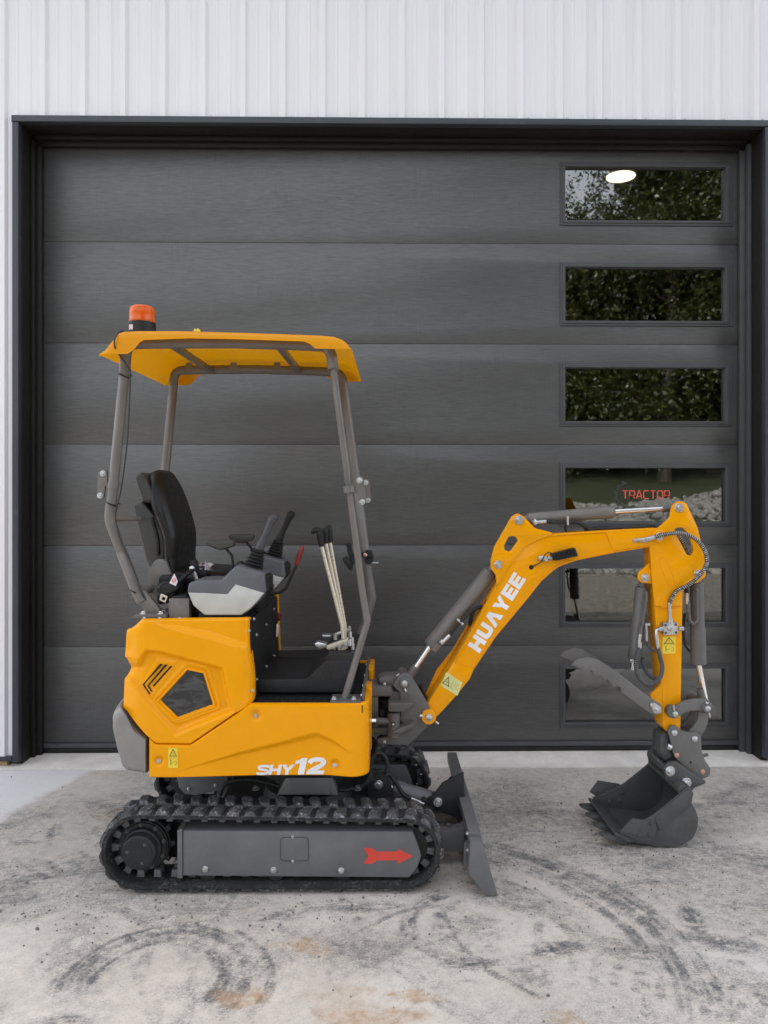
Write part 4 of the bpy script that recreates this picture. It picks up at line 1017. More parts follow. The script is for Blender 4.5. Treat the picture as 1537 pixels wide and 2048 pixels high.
# ---------------------------------------------------------------- canopy frame
RN, RF = 3.12, 3.80
rear_px = [(285, 1203), (274, 1182), (244.5, 1105.5), (219, 1038), (226, 985), (249, 750), (254, 688), (300, 686.5), (460, 685.5), (606, 690), (661, 693), (667, 738), (700, 985), (725, 1180), (735, 1243), (690, 1396)]
rad = [0, .05, .3, .10, .3, .2, .07, .3, .5, .4, .055, .3, .5, .3, .06, 0]
RT = .0225
for s_, nm in ((RN, 'near'), (RF, 'far')):
    P = [U.p(x, y, RN) for x, y in rear_px]; P = [(a, s_, z) for a, d, z in P]
    m = MB(U); m.sweep(fil3(P, rad, 7), RT, 20); rp = m.build('canopy_frame', ROP, ex, 50)
    if nm == 'near': rops = rp
    # split line collars and clamp plates
    for (x0, y0), (x1, y1), sg in (((226.6, 978), (228.3, 965), -1), ((698.2, 972), (699.8, 985), 1)):
        q0, q1 = U.p(x0, y0, RN), U.p(x1, y1, RN); m = MB(U); m.sweep([(q0[0], s_, q0[2]), (q1[0], s_, q1[2])], RT+.0012, 20); m.build('split_collar', ROP, rp, 50)
    for out, bl in (([(196.5, 945, 4), (215, 938, 4), (217, 972, 2), (212, 972, 2), (209, 996, 3), (196, 998, 4)], ((207.5, 947), (202, 991))), ([(713, 952, 4), (727, 953, 5), (733.5, 1005, 5), (722, 1012, 5), (716.5, 985, 2), (712, 985, 2)], ((719.5, 961), (725, 1004)))):
        o_ = [(lambda q: (q[0], q[2]))(U.p(x, y, RN)) for x, y in fil(out)]
        m = MB(U); m.prism2(o_, s_-.006, s_+.006, .0015); m.build('clamp_plate', ROP, rp)
        for x, y in bl: q = U.p(x, y, RN); bolt3(U, (q[0], s_-.006, q[2]), .0125, rp)
for x in (345, 557):
    q = U.p(x, 687, RN); m = MB(U); m.box(q[0]-.012, q[0]+.012, RN, RF, q[2]-.018, q[2]+.006, .002); m.build('roof_crossbar', ROP, rops)
for x in (292, 400, 505, 640):
    q = U.p(x, 687, RN)
    for s_ in (RN, RF):
        m = MB(U); m.prism2([(q[0]-.022, q[2]-.01), (q[0]+.022, q[2]-.01), (q[0]+.014, q[2]+.034), (q[0]-.014, q[2]+.034)], s_-.022 if s_ == RF else s_+.004, s_-.017 if s_ == RF else s_+.009, .001); m.build('roof_bracket', ROP, rops)
# rear foot bracket and its bolts, cross tube to seat
m = MB(U); m.plate([(268, 1192), (288, 1180), (318, 1216), (322, 1232), (298, 1232)], RN-.012, RN+.012, .002); m.build('rear_foot', ROP, rops)
m = MB(U); a0, a1 = U.p(268, 1236, 3.1)[0], U.p(338, 1236, 3.1)[0]; m.prism2([(a0, hz-.004), (a1, hz-.004), (a1, hz+.012), (a0+.02, hz+.012)], SB+.035, 3.23, .002); rfp = m.build('rear_foot_plate', DRK, ex)
m = MB(U); a0, a1 = U.p(262, 1236, 3.1)[0], U.p(345, 1236, 3.1)[0]; m.prism2([(a0+.03, hz-.10), (a1, hz-.10), (a1, hz-.006), (a0+.03, hz-.006)], SB+.05, 3.24, .002); m.build('rear_deck_rail', DRK, ex)
for x, y, d in ((295, 1225, 3.16), (330, 1225, 3.16), (287, 1235, 3.08), (322, 1235, 3.08)):
    q = U.p(x, y, d); bolt3(U, (q[0], d, hz+.012), .013, rfp, rx=R(-90))
for x in (668, 708):
    q = U.p(x, 1396, 3.10); bolt3(U, (q[0], 3.10, fz+.010), .0125, ft, rx=R(-90))
rodbetween(U, [(226, 1038, 3.12), (280, 1037, 3.28)], 0, .011, 'backrest_stay', ROP, rops)
rodbetween(U, [(278, 1180, 3.12), (300, 1178, 3.20)], 0, .018, 'lower_stay', ROP, rops)
# ---------------------------------------------------------------- canopy roof
ctop = [(199.5, 709.5), (234.6, 665.5), (246, 661.5), (274, 660), (360, 660), (453, 662.5), (560, 666), (640, 669), (668, 671.5), (685, 677.5), (696, 687), (704, 698)]
cbot = [(199.5, 709.5), (258, 709.3), (270, 702), (283, 686), (291, 681.5), (380, 678.5), (453, 679.5), (609, 684.5), (620, 689), (632, 698.5), (675, 699.5), (704, 699)]
c0, c1 = 3.035, 3.895
xs = sorted(set([x for x, _ in ctop]+[x for x, _ in cbot]+[199.5+i*(504.5/70) for i in range(71)]))
m = MB(U); rows = []
lat = [('b', 0), ('m', 0), ('e', .003), ('e', .012), ('t', .026), ('t', .07), ('g', .09), ('g2', .13), ('t', .17), ('t', .3), ('t', .43), ('t', .56), ('t', .69), ('g2', .73), ('g', .77), ('t', .79), ('t', .834), ('e', .848), ('e', .857), ('m', .86), ('b', .86)]
for x in xs:
    yt, yb = interp(x, ctop), interp(x, cbot); a, _, zt_ = U.p(x, yt, c0); zb_ = U.p(x, max(yb, yt+.4), c0)[2]
    ends = min(1, min(x-199.5, 704-x)/60.)
    for k, l in lat:
        d = c0+l; e = min(l, .86-l)
        crown = .014*math.sin(math.pi*l/.86)*ends
        if k == 'b': z = zb_
        elif k == 'm': z = (zb_+zt_)/2+.0*0
        elif k == 'e': z = zt_-(.008 if e < .006 else .0025)
        elif k == 't': z = zt_+crown
        else: z = zt_+crown+(.012*ends if k == 'g2' else .004*ends)
        m.v.append((a, d-(.016 if (k == 'b' and l == 0) else -.016 if k == 'b' else .008 if (k == 'm' and l == 0) else -.008 if k == 'm' else 0), z))
n = len(lat)
m.f = [(i*n+j, i*n+j+1, (i+1)*n+j+1, (i+1)*n+j)[::-1] for i in range(len(xs)-1) for j in range(n-1)]
roof = m.build('canopy_roof', CANO, ex, 50)
# lifting eye, beacon
m = MB(U); q = U.p(394, 660, 3.2); m.prism2([(q[0]-.014, q[2]-.02), (q[0]+.014, q[2]-.02), (q[0]+.014, q[2]+.000), (q[0]+.004, q[2]+.008), (q[0]-.002, q[2]+.002), (q[0]-.01, q[2]+.007), (q[0]-.014, q[2]-.002)], 3.20, 3.206, .001); m.build('roof_bolt_cap', LYEL, roof)
bs = 3.20; q = U.p(284.5, 660, bs); cxa = q[0]; zl = q[2]
Z = lambda y: U.p(284, y, bs)[2]
be = MB(U); be.lathe((cxa, bs, zl-.03), (cxa, bs, Z(643)), [(0, .058), (.55, .057), (.9, .055), (.93, .051), (1, .051)], 36); bcn = be.build('warning_beacon', BLK, ex)
m = MB(U); m.lathe((cxa, bs, Z(646)), (cxa, bs, Z(613)), [(0, .053), (.06, .054), (.12, .054), (.13, .0515), (.55, .051), (.60, .052), (.65, .051), (.86, .050), (.95, .046), (1, .038)], 40); m.build('amber_lens', LENS, bcn)
m = MB(U); m.lathe((cxa, bs, Z(645)), (cxa, bs, Z(622)), [(0, .026), (.4, .028), (.75, .024), (1, .010)], 16)
CORE = paint('beacon_core', (.95, .35, .05), .3, dust=0); m.build('lamp_core', CORE, bcn)
m = MB(U); m.plate([(258.5, 649), (266, 649), (266, 658.5), (258.5, 658.5)], bs-.0535, bs-.048, 0); m.build('rating_sticker', PAPER, bcn, 0)
hose(U, [U.p(*p) for p in ((246, 662, 3.16), (236, 666, 3.05), (229, 682, 3.02), (232, 698, 3.025), (243, 715, 3.07), (257, 735, 3.09), (261, 752, 3.095), (255, 880, 3.095), (243, 975, 3.095), (235, 1010, 3.095), (232, 1040, 3.10), (243, 1082, 3.10), (268, 1140, 3.10), (284, 1185, 3.10), (305, 1212, 3.13), (335, 1226, 3.2))], .0032, bcn, 'beacon_cable')
for x, y in ((247.5, 752), (224, 1008), (272, 1183)):
    q = U.p(x, y, RN); m = MB(U); m.lathe((q[0]-.001, RN, q[2]-.002), (q[0]+.001, RN, q[2]+.003), [(0, RT+.0025), (1, RT+.0025)], 20); m.box(q[0]+RT, q[0]+RT+.012, RN-.004, RN+.002, q[2]-.002, q[2]+.004); m.build('cable_tie', BLK, rops)

# ---------------------------------------------------------------- seat
st = root('operator_seat', tuple(U.w(U.p(340, 1180, 3.45))), parent=ex)
def cushion(rows, d0, d1, rad, dome, name, mat, par, n=10):
    """stack of rounded-rectangle sections: (y px, left px, right px) read at the near side"""
    m = MB(U); rr = []
    for i in range(len(rows)-1):
        for j in range(6):
            t = j/6.; rr.append(tuple(rows[i][k]+(rows[i+1][k]-rows[i][k])*t for k in range(3)))
    rr.append(rows[-1]); y0 = rows[0][0]; loops = []
    for y, xl, xr in rr:
        al, _, z = U.p(xl, y, d0); ar = U.p(xr, y, d0)[0]
        e = min(1, (y-y0)/dome); ins = (1-math.sqrt(max(0, 1-(1-e)**2)))*.13
        D0, D1 = d0+ins, d1-ins; rx = min(rad, (ar-al)*.48); ry = min(rad*1.3, (D1-D0)*.45); lp = []
        for cx, cy, a0 in ((ar-rx, D0+ry, -90), (ar-rx, D1-ry, 0), (al+rx, D1-ry, 90), (al+rx, D0+ry, 180)):
            for k in range(n+1): a = R(a0+90*k/n); lp.append((cx+rx*math.cos(a), cy+ry*math.sin(a), z))
        loops.append(lp)
    k = len(loops[0])
    for lp in loops: m.v += lp
    m.f = [(i*k+j, (i+1)*k+j, (i+1)*k+(j+1) % k, i*k+(j+1) % k) for i in range(len(loops)-1) for j in range(k)]
    m.f += [tuple(range(k)), tuple((len(loops)-1)*k+j for j in range(k))[::-1]]
    return m.build(name, mat, par, 60)
cushion([(938, 299, 304), (940, 290, 309), (945, 284, 313), (955, 282, 317), (972, 284, 324), (1000, 291, 333), (1037, 305, 344), (1060, 313, 350), (1076, 319, 352), (1100, 321, 352), (1118, 323, 350), (1135, 330, 351), (1150, 338, 352)], 3.265, 3.65, .045, 95., 'backrest', SEAT, st)
m = MB(U); m.plate(fil([(268, 953, 4), (284, 941, 8), (302, 980, 8), (312, 1008, 3), (284, 1004, 3)]), 3.285, 3.645, .012, seg=3); m.build('backrest_shell', SHEL, st, 50)
m = MB(U); m.plate(fil([(266, 1010, 3), (284, 1003, 3), (316, 1040, 6), (330, 1080, 6), (330, 1130, 8), (300, 1138, 6), (292, 1120, 6)]), 3.30, 3.63, .008, seg=3); m.build('document_box', SHEL, st, 50)
m = MB(U); m.plate(fil([(299, 1036, 3), (306, 1034, 3), (318, 1080, 8), (319, 1110, 4), (313, 1112, 4), (311, 1080, 8)]), 3.283, 3.31, .006, seg=3); m.build('box_strap', BLK, st, 50)
m = MB(U); m.plate(fil([(322, 1152, 8), (345, 1140, 8), (452, 1146, 16), (462, 1168, 14), (440, 1190, 8), (330, 1190, 10)]), 3.27, 3.66, .035, seg=5); m.build('seat_cushion', SEAT, st, 60)
m = MB(U); m.plate(fil([(297, 1204), (297, 1140, 18), (312, 1117, 16), (332, 1120, 14), (345, 1156, 6), (342, 1204)]), 3.205, 3.225, .003); m.build('pivot_bracket', ROP, st)
m = MB(U); m.plate(fil([(338, 1197.5), (378, 1197.5), (378, 1239), (338, 1239)], 1.), 3.085, 3.20, .002); m.build('belt_anchor_box', ROP, st)
m = MB(U); m.disc(333, 1182, 3.14, 3.19, .040, .008); m.plate(fil([(322, 1172), (352, 1163), (358, 1178), (328, 1193)], 4), 3.12, 3.18, .004); m.plate(fil([(318, 1150), (358, 1150), (366, 1200), (312, 1212)], 10), 3.185, 3.24, .008); m.build('belt_retractor', BLK, st)
m = MB(U); m.plate(fil([(322, 1187), (336, 1193), (331, 1206), (319, 1200)], 2), 3.115, 3.119, .001, [fil([(326, 1193), (332, 1196), (329, 1202), (323, 1199)], 1)]); m.build('belt_tongue', BEIGE, st)
m = MB(U); m.plate([(349, 1147), (356, 1163), (352, 1172), (339, 1166)], 3.112, 3.114, 0); m.build('belt_tag', PAPER, st, 0)
m = MB(U); m.plate(circ(348.5, 1161, 4, 14), 3.1105, 3.1115, 0, [circ(348.5, 1161, 3, 14)]); m.plate(ribbon([(346, 1163.5), (351, 1158.5)], .7), 3.1105, 3.1115, 0); m.build('tag_print', RED, st, 0)
m = MB(U); m.plate(fil([(346, 1192), (372, 1190), (380, 1198), (346, 1198)], 3), 3.10, 3.18, .004); m.build('belt_webbing', BLK, st)
hose(U, [U.p(*p) for p in ((350, 1172, 3.16), (372, 1150, 3.2), (388, 1140, 3.24), (400, 1150, 3.26), (420, 1158, 3.3))], .010, st, 'belt_stalk', BLK)
m = MB(U); q = U.p(384, 1132, 3.24); m.lathe((q[0], 3.24, q[2]), tuple(U.p(394, 1158, 3.24)), [(0, .012), (.2, .016), (.35, .010), (.5, .008), (1, .008)], 12); m.build('belt_buckle', ZINC, st)
m = MB(U); m.plate(fil([(378, 1122), (392, 1120), (396, 1136), (382, 1138)], 3), 3.23, 3.26, .005); m.plate(fil([(396, 1136), (410, 1130), (416, 1150), (398, 1152)], 3), 3.25, 3.29, .006); m.build('harness_plugs', BLK, st)
PLASTIC = NT('clear_bag'); PLASTIC = PLASTIC.pr(Base_Color=(.7, .62, .62), Roughness=.25, Alpha=.75)
m = MB(U); q = U.p(412, 1133, 3.26)
for i in range(14):
    a, b, c = [(q[0]+random.gauss(0, .016), 3.26+random.gauss(0, .012), q[2]+random.gauss(0, .014)) for _ in range(3)]; m.add([a, b, c], [(0, 1, 2)])
m.build('plastic_wrap', PLASTIC, st, 0)
# armrests
AR = [(411.5, 1084, 2), (416, 1080.5, 3), (466, 1080, 4), (469.5, 1084, 2), (466, 1094, 3), (441, 1101, 3), (432, 1099, 3), (413, 1090, 2)]
for d in (3.225, 3.665):
    o_ = [(lambda q: (q[0], q[2]))(U.p(x, y, 3.225)) for x, y in fil(AR)]; m = MB(U); m.prism2(o_, d, d+.05, .008, seg=3); ar = m.build('armrest', SHEL, st, 50)
    P = [(lambda q: (q[0], d+.025, q[2]))(U.p(x, y, 3.225)) for x, y in ((450, 1098), (462, 1112), (464, 1130), (455, 1160))]
    m = MB(U); m.sweep(fil3(P, .01), .006, 8); m.build('armrest_stem', BLK, ar)

# ---------------------------------------------------------------- control consoles
con = [(374, 1183, 14), (377, 1166, 12), (396, 1160, 10), (443, 1159, 5), (473, 1130, 6), (529, 1146, 6), (532.5, 1183, 12), (521, 1199, 6), (500, 1220.5, 6), (483, 1232, 4), (409, 1232, 12), (386, 1212, 14)]
low = [(374, 1183), (414, 1184), (454.5, 1186.5), (471, 1166.5), (529.5, 1184), (532, 1185), (521, 1199, 6), (500, 1220.5, 6), (483, 1232, 4), (409, 1232, 12), (386, 1212, 14)]
C0 = 3.085
for off, nm in ((0, 'near'), (.54, 'far')):
    cv = lambda o: [(lambda q: (q[0], q[2]))(U.p(x, y, C0)) for x, y in fil(o)]
    m = MB(U); m.prism2(cv(con), C0+off, C0+off+.15, .012, seg=4); cs = m.build('control_console', MGR, ex, 50)
    m = MB(U); m.prism2(inset(ccw(cv(low)), .0035), C0+off-.0015, C0+off+.012, .004, seg=3); m.build('console_cover', LGR, cs, 50)
    m = MB(U); m.prism2(inset(ccw(cv(low)), .004), C0+off+.138, C0+off+.1515, .004, seg=3); m.build('console_cover', LGR, cs, 50)
    m = MB(U); m.prism2(cv([(529, 1150), (537, 1156, 6), (537, 1180, 8), (529, 1190)]), C0+off+.02, C0+off+.13, .006); m.build('console_nose', BLK, cs)
    m = MB(U); m.prism2(cv([(395, 1228), (495, 1224), (484, 1240), (395, 1240)]), C0+off+.02, C0+off+.13, .004); m.build('console_base', BLK2, cs)
    # bellows boot and grip
    js = 3.165+off; bp = lambda x, y: (lambda q: (q[0], js, q[2]))(U.p(x, y, 3.165))
    p0, p1 = bp(505, 1143), bp(518.5, 1098); pr = []
    for i in range(7):
        t = i/7.; r0 = .044*(1-t)+.024*t; pr += [(t, r0*.82), (t+.05, r0), (t+.09, r0), (t+.135, r0*.80)]
    m = MB(U); m.lathe(p0, p1, pr+[(1, .015)], 24); jk = m.build('joystick_boot', BLK, cs, 50)
    gp = [bp(*p) for p in ((517.5, 1101), (522, 1090), (527, 1078), (533, 1066), (540, 1050), (545.5, 1039), (549, 1035))]
    m = MB(U); m.sweep(cat(gp, 4), [.0185, .0185, .0185, .0186, .0184, .0178, .0168, .0155, .0142, .0134, .013, .0135, .014, .0145, .0148, .015, .0155, .0160, .0170, .0180, .0182, .0175, .016, .013, .007], 16); m.build('joystick_grip', GRIP if nm == 'near' else BLK, cs, 60)
    m = MB(U); m.sweep([bp(540, 1037.5), bp(547, 1034.5), bp(556, 1036.5)], [.012, .0165, .011], 14); m.build('grip_head', BLK if nm == 'far' else GRIP, cs, 60)
    m = MB(U); m.prism2([(lambda q: (q[0], q[2]))(U.p(x, y, 3.165)) for x, y in ((474, 1124), (482, 1122), (492, 1130), (488, 1136), (474, 1131))], js-.01, js+.03, .003); m.build('rocker_switch', BLK, cs)
# safety lever, travel levers, pedals
sl_ = rodbetween(U, [(522, 1190), (560, 1185), (573, 1176), (595, 1126)], 3.42, .007, 'safety_lever', BLK, ex, 10, .03)
m = MB(U); m.lathe(U.p(593, 1130, 3.42), U.p(605.5, 1093, 3.42), [(0, .009), (.08, .0105), (.7, .0118), (.92, .011), (1, .006)], 18); m.build('red_grip', REDG, sl_)
tl = None
for i, (d, pts, gx) in enumerate(((3.40, [(643, 1089), (684, 1250), (687, 1278)], 640), (3.46, [(651.5, 1083), (687, 1250), (689, 1280)], 650), (3.52, [(660, 1081), (690.5, 1250), (691, 1280)], 657))):
    o = rodbetween(U, pts, d, .0080, 'travel_lever', BEIGE, ex, 12, .08)
    m = MB(U); q0, q1 = U.p(pts[0][0]+1, pts[0][1]+4, d), U.p(gx-1 if i == 0 else gx, (1062, 1056, 1050)[i], d)
    m.sweep(cat([q0, tuple((Vector(q0)+Vector(q1))/2), q1], 4), [.011, .0125, .014, .0145, .0150, .0155, .0160, .015, .010], 14)
    if i == 0: m.sweep(cat([U.p(641, 1062, d), U.p(632, 1060, d), U.p(623, 1066, d)], 3), [.013, .0135, .0135, .013, .012, .010, .006], 12)
    m.build('lever_knob', BLK, o, 60)
ped = root('foot_pedals', tuple(U.w(U.p(690, 1295, 3.45))), parent=ex)
def slab(F, p, d0, d1, th, name, mat, par, b=.002):
    m = MB(F); m.plate(p, d0, d1, b); return m.build(name, mat, par)
slab(U, fil([(629, 1288), (636, 1284), (654, 1288), (653, 1295), (644, 1299), (632, 1293)], 2), 3.38, 3.43, 0, 'pedal_pad', ZINC, ped)
slab(U, fil([(644, 1270), (662, 1271), (664, 1275), (646, 1275)], 1.5), 3.54, 3.60, 0, 'pedal_pad', ZINC, ped)
slab(U, fil([(653, 1292), (696, 1277), (699, 1281), (696, 1287), (660, 1300), (653, 1298)], 2), 3.39, 3.42, 0, 'pedal_arm', BEIGE, ped)
slab(U, fil([(664, 1270), (700, 1255), (704, 1260), (672, 1275)], 2), 3.54, 3.57, 0, 'pedal_arm', ZINC, ped)
slab(U, fil([(674, 1288), (696, 1282), (696, 1297), (686, 1302), (676, 1300)], 2), 3.40, 3.50, 0, 'pedal_bracket', BEIGE, ped)
slab(U, fil([(672, 1296), (704, 1292), (706, 1322), (670, 1322)], 2), 3.42, 3.55, 0, 'valve_block', BLK2, ped)
for x, y, d in ((671, 1280, 3.43), (669, 1300, 3.40), (701, 1276, 3.44), (705, 1288, 3.40), (706, 1300, 3.40), (700, 1292, 3.39), (699, 1265, 3.56)):
    m = MB(U); q = U.p(x, y, d); m.cyl(q, (q[0], q[1], q[2]+.03), .009, .002, 8); m.build('linkage_bolt', ZINC, ped)
for x, y in ((680, 1294), (692, 1290), (648, 1291)): bolt(U, x, y, 3.385, .008, ped)
# phone holder clamped to the far front post
hl = root('phone_holder', tuple(U.w(U.p(720, 1110, 3.78))), parent=ex)
m = MB(U); m.plate(fil([(690, 1088), (697, 1085), (703, 1094), (696, 1098)], 2), 3.70, 3.76, .003); m.plate(fil([(684, 1118), (692, 1113), (706, 1128), (704, 1142), (698, 1140)], 2), 3.70, 3.74, .003); m.plate(fil([(694, 1100), (703, 1094), (712, 1124), (704, 1134)], 2), 3.71, 3.73, .003); m.build('holder_cradle', BLK, hl)
m = MB(U); q0, q1 = U.p(705, 1112, 3.74), U.p(738, 1108, 3.79); m.sweep([q0, q1], .012, 10); m.disc(738, 1120, 3.77, 3.83, .022); m.plate(fil([(730, 1100), (744, 1102), (748, 1116), (734, 1118)], 3), 3.76, 3.80, .004); m.build('holder_clamp', BLK, hl)
m = MB(U); m.sweep([U.p(742, 1126, 3.78), U.p(757, 1126, 3.76)], [.007, .006], 10); m.build('clamp_screw', ZINC, hl)
m = MB(U); m.sweep([U.p(728, 1108, 3.75), U.p(734, 1112, 3.75)], .009, 10); m.build('clamp_spring', COPP, hl)
# ---------------------------------------------------------------- swing post
SM = 3.53                                             # middle plane of boom, arm and bucket
sw = MB(B)
for d0, d1 in ((SM-.095, SM-.07), (SM+.07, SM+.095)):
    sw.plate(fil([(797, 1352, 6), (812, 1344, 9), (823, 1352, 6), (852, 1400, 4), (869, 1432, 14), (856, 1453, 8), (816, 1491, 3), (757, 1489, 3), (755, 1478, 3), (786, 1472, 5), (805, 1462, 8), (806, 1446, 4), (800, 1440, 3), (803, 1412, 6), (800, 1384, 6), (786, 1372, 5)]), d0, d1, .003)
sw.plate([(772, 1382), (838, 1386), (852, 1404), (852, 1440), (816, 1488), (790, 1486), (803, 1440)], SM-.068, SM+.068, .004)
sp_ = sw.build('swing_post', DRK, ex)
def vcyl(px, y0, y1, s, r, name, mat, par, n=28, F=B):
    q0, q1 = F.p(px, y0, s), F.p(px, y1, s); m = MB(F); m.cyl((q0[0], s, q0[2]), (q0[0], s, q1[2]), r, .003, n); return m.build(name, mat, par)
m = MB(B); m.plate(fil([(757, 1357, 5), (772, 1352, 4), (800, 1353, 3), (806, 1372, 3), (786, 1374, 3), (757, 1368, 4)]), SM-.05, SM+.05, .01); m.build('upper_knuckle', DRK, sp_)
vcyl(768, 1354, 1378, SM, .031, 'king_pin_cap', DRK, sp_); vcyl(768, 1351.5, 1354, SM-.0, .024, 'king_pin_top', ZINC, sp_)
vcyl(770, 1378, 1486, SM+.02, .026, 'king_pin', BLK, sp_)
vcyl(769, 1395, 1402, SM, .036, 'king_pin_collar', BLK2, sp_); vcyl(769, 1474, 1482, SM, .034, 'king_pin_collar', BLK2, sp_)
m = MB(B); m.lathe(B.p(764, 1408, SM+.03), B.p(764, 1458, SM+.03), [(0, .02), (.2, .038), (.5, .048), (.8, .038), (1, .02)], 24); m.build('hose_guard_ball', BLK, sp_)
for y0, y1 in ((1373, 1393), (1456, 1470)):
    m = MB(B); m.plate(fil([(735, y0), (786, y0, 6), (786, y1, 6), (735, y1)]), SM-.08, SM+.08, .004); m.build('swing_lug', DRK, ex)
m = MB(B); m.plate([(735, 1393), (757, 1393), (757, 1456), (735, 1456)], SM-.07, SM+.12, .003); m.build('swing_web', DRK, ex)
# swing cylinder eye and rod
ps = SM-.115
m = MB(B); m.plate(fil([(778, 1407, 3), (830, 1406, 3), (818, 1418, 3), (808, 1424, 4), (776, 1424, 6)]), ps-.035, ps+.05, .004); m.build('eye_upper_ear', DRK, sp_)
m = MB(B); m.plate(fil([(778, 1468, 6), (800, 1456, 3), (828, 1447, 3), (829, 1453, 3), (803, 1468, 4)]), ps-.035, ps+.05, .004); m.build('eye_lower_ear', DRK, sp_)
vcyl(788, 1424, 1474, ps, .0275, 'swing_cylinder_eye', DRK, sp_)
m = MB(B); m.disc(787, 1449, ps-.0305, ps, .010); m.build('grease_port', BLK, sp_)
bolt(B, 787, 1449, ps-.031, .006, sp_, PINH)
for x, y in ((786, 1421), (802, 1416)):
    q = B.p(x, y, ps-.01); bolt3(B, (q[0], q[1], B.p(x, 1413, ps-.01)[2]-.004), .011, sp_, rx=R(-90))
rodbetween(B, [(752, 1442), (778, 1443)], ps, .0155, 'swing_rod_end', DRK, sp_); rodbetween(B, [(722, 1442), (753, 1442)], ps, .0125, 'swing_rod', CHR, sp_)
for x, y, s_, r in ((769.5, 1369, SM-.052, .008), (769.5, 1484, SM-.097, .008)): bolt(B, x, y, s_, r, sp_, PINH)
m = MB(B); m.disc(809.5, 1366.5, SM-.108, SM+.108, .024, .004); m.build('boom_cylinder_boss', DRK, sp_)
bolt(B, 809.5, 1366.5, SM-.107, .0135, sp_, PINH, 'pin_head')
rodbetween(B, [(809, 1377), (812, 1383)], SM-.10, .006, 'grease_nipple', ZINC, sp_); rodbetween(B, [(794, 1352), (800, 1348)], SM-.06, .005, 'grease_nipple', ZINC, sp_)
hose(B, [B.p(*p) for p in ((840, 1370, SM-.02), (846, 1388, SM), (860, 1404, SM), (875, 1396, SM+.02), (890, 1360, SM+.03))], .010, sp_)
hose(B, [B.p(*p) for p in ((836, 1378, SM+.02), (842, 1394, SM+.03), (856, 1408, SM+.03))], .010, sp_)
hose(B, [B.p(*p) for p in ((742, 1476, SM-.05), (750, 1485, SM-.04), (748, 1500, SM-.02), (742, 1520, SM))], .009, sp_, coil=BLK2, cr=.002, pitch=.008)

# ---------------------------------------------------------------- boom
BN, BF = SM-.062, SM+.062
boom_out = [(846, 1428, 6), (856.6, 1406), (906.6, 1325), (960, 1231), (994, 1169, 40), (1024, 1118, 60), (1058, 1082, 60), (1110, 1067.5, 30), (1205, 1061.5, 20), (1318, 1056, 8), (1332, 1072, 10), (1322, 1088, 8), (1300, 1094.5), (1233, 1105.5, 30), (1155, 1121, 60), (1116, 1134, 60), (1083.6, 1163, 40), (1057.6, 1196, 30), (992.5, 1274), (948, 1340, 10), (940, 1358, 10), (913, 1391.5, 10), (877, 1431, 4), (858, 1447, 12)]
m = MB(B); m.plate(fil(boom_out), BN, BF, .004, [circ(1063.4, 1135, 4.6, 14)]); boom = m.build('boom', YEL, ex)
m = MB(B); m.disc(1063.4, 1135, BN+.004, BN+.03, .0125, .0005, 14); m.build('cable_hole', BLK3, boom)
def strip(px, w_, d0, d1, name, mat, par, closed=False):
    m = MB(B); m.plate(ribbon(px, w_, closed), d0, d1, .0015); return m.build(name, mat, par)
up = fil([(898, 1342), (906.6, 1326), (960, 1232), (994, 1170, 40), (1024, 1119, 60), (1058, 1084, 60), (1110, 1069, 30), (1205, 1063, 20), (1310, 1057.5)])[6:-2] if False else None
def openfil(p):
    q = fil(p); return q
topl = cat([(906.6, 1326, 0), (960, 1232.5, 0), (988, 1181, 0), (1002, 1157, 0), (1022, 1125, 0), (1050, 1092, 0), (1080, 1076.5, 0), (1112, 1069, 0), (1205, 1063, 0), (1316, 1057.8, 0)], 5)
strip([(p.x+1.2, p.y+1.2) for p in topl], 2.3, BN-.0055, BN+.004, 'upper_flange', YEL, boom)
strip([(p.x+1.2, p.y+1.2) for p in topl], 2.3, BF-.004, BF+.0055, 'upper_flange', YEL, boom)
botl = cat([(948, 1338, 0), (992.5, 1272, 0), (1057, 1194, 0), (1083, 1161, 0), (1115, 1132.5, 0), (1155, 1119.5, 0), (1233, 1104, 0), (1302, 1093, 0)], 5)
strip([(p.x-.8, p.y-.8) for p in botl], 1.6, BN-.004, BN+.004, 'lower_flange', YEL, boom)
# foot cheeks
cheek = [(846, 1428, 6), (856.6, 1406), (906.6, 1325), (948, 1339, 6), (940, 1358, 10), (913, 1391.5, 10), (877, 1431, 4), (858, 1447, 12)]
for d0, d1 in ((BN-.009, BN+.001), (BF-.001, BF+.009)):
    m = MB(B); m.plate(fil(cheek), d0, d1, .003); m.build('foot_cheek', YEL, boom)
m = MB(B); m.disc(858.2, 1435, SM-.115, SM+.115, .0325, .003, 36); m.build('foot_boss', YEL, boom)
bolt(B, 858.2, 1435, SM-.115, .0165, boom, PINH, 'pin_head')
rodbetween(B, [(846, 1432), (840, 1432)], SM-.11, .008, 'grease_nipple', ZINC, boom); rodbetween(B, [(871, 1443), (877, 1448)], SM-.11, .006, 'grease_nipple', ZINC, boom)
# rear guard plate seen behind the web
m = MB(B); m.plate([(852, 1388), (874, 1340), (905, 1300), (935, 1250), (990, 1165), (994, 1175), (940, 1268), (905, 1330), (870, 1392), (856, 1396)], BF-.012, BF, .002); m.build('far_cheek', YEL, boom)
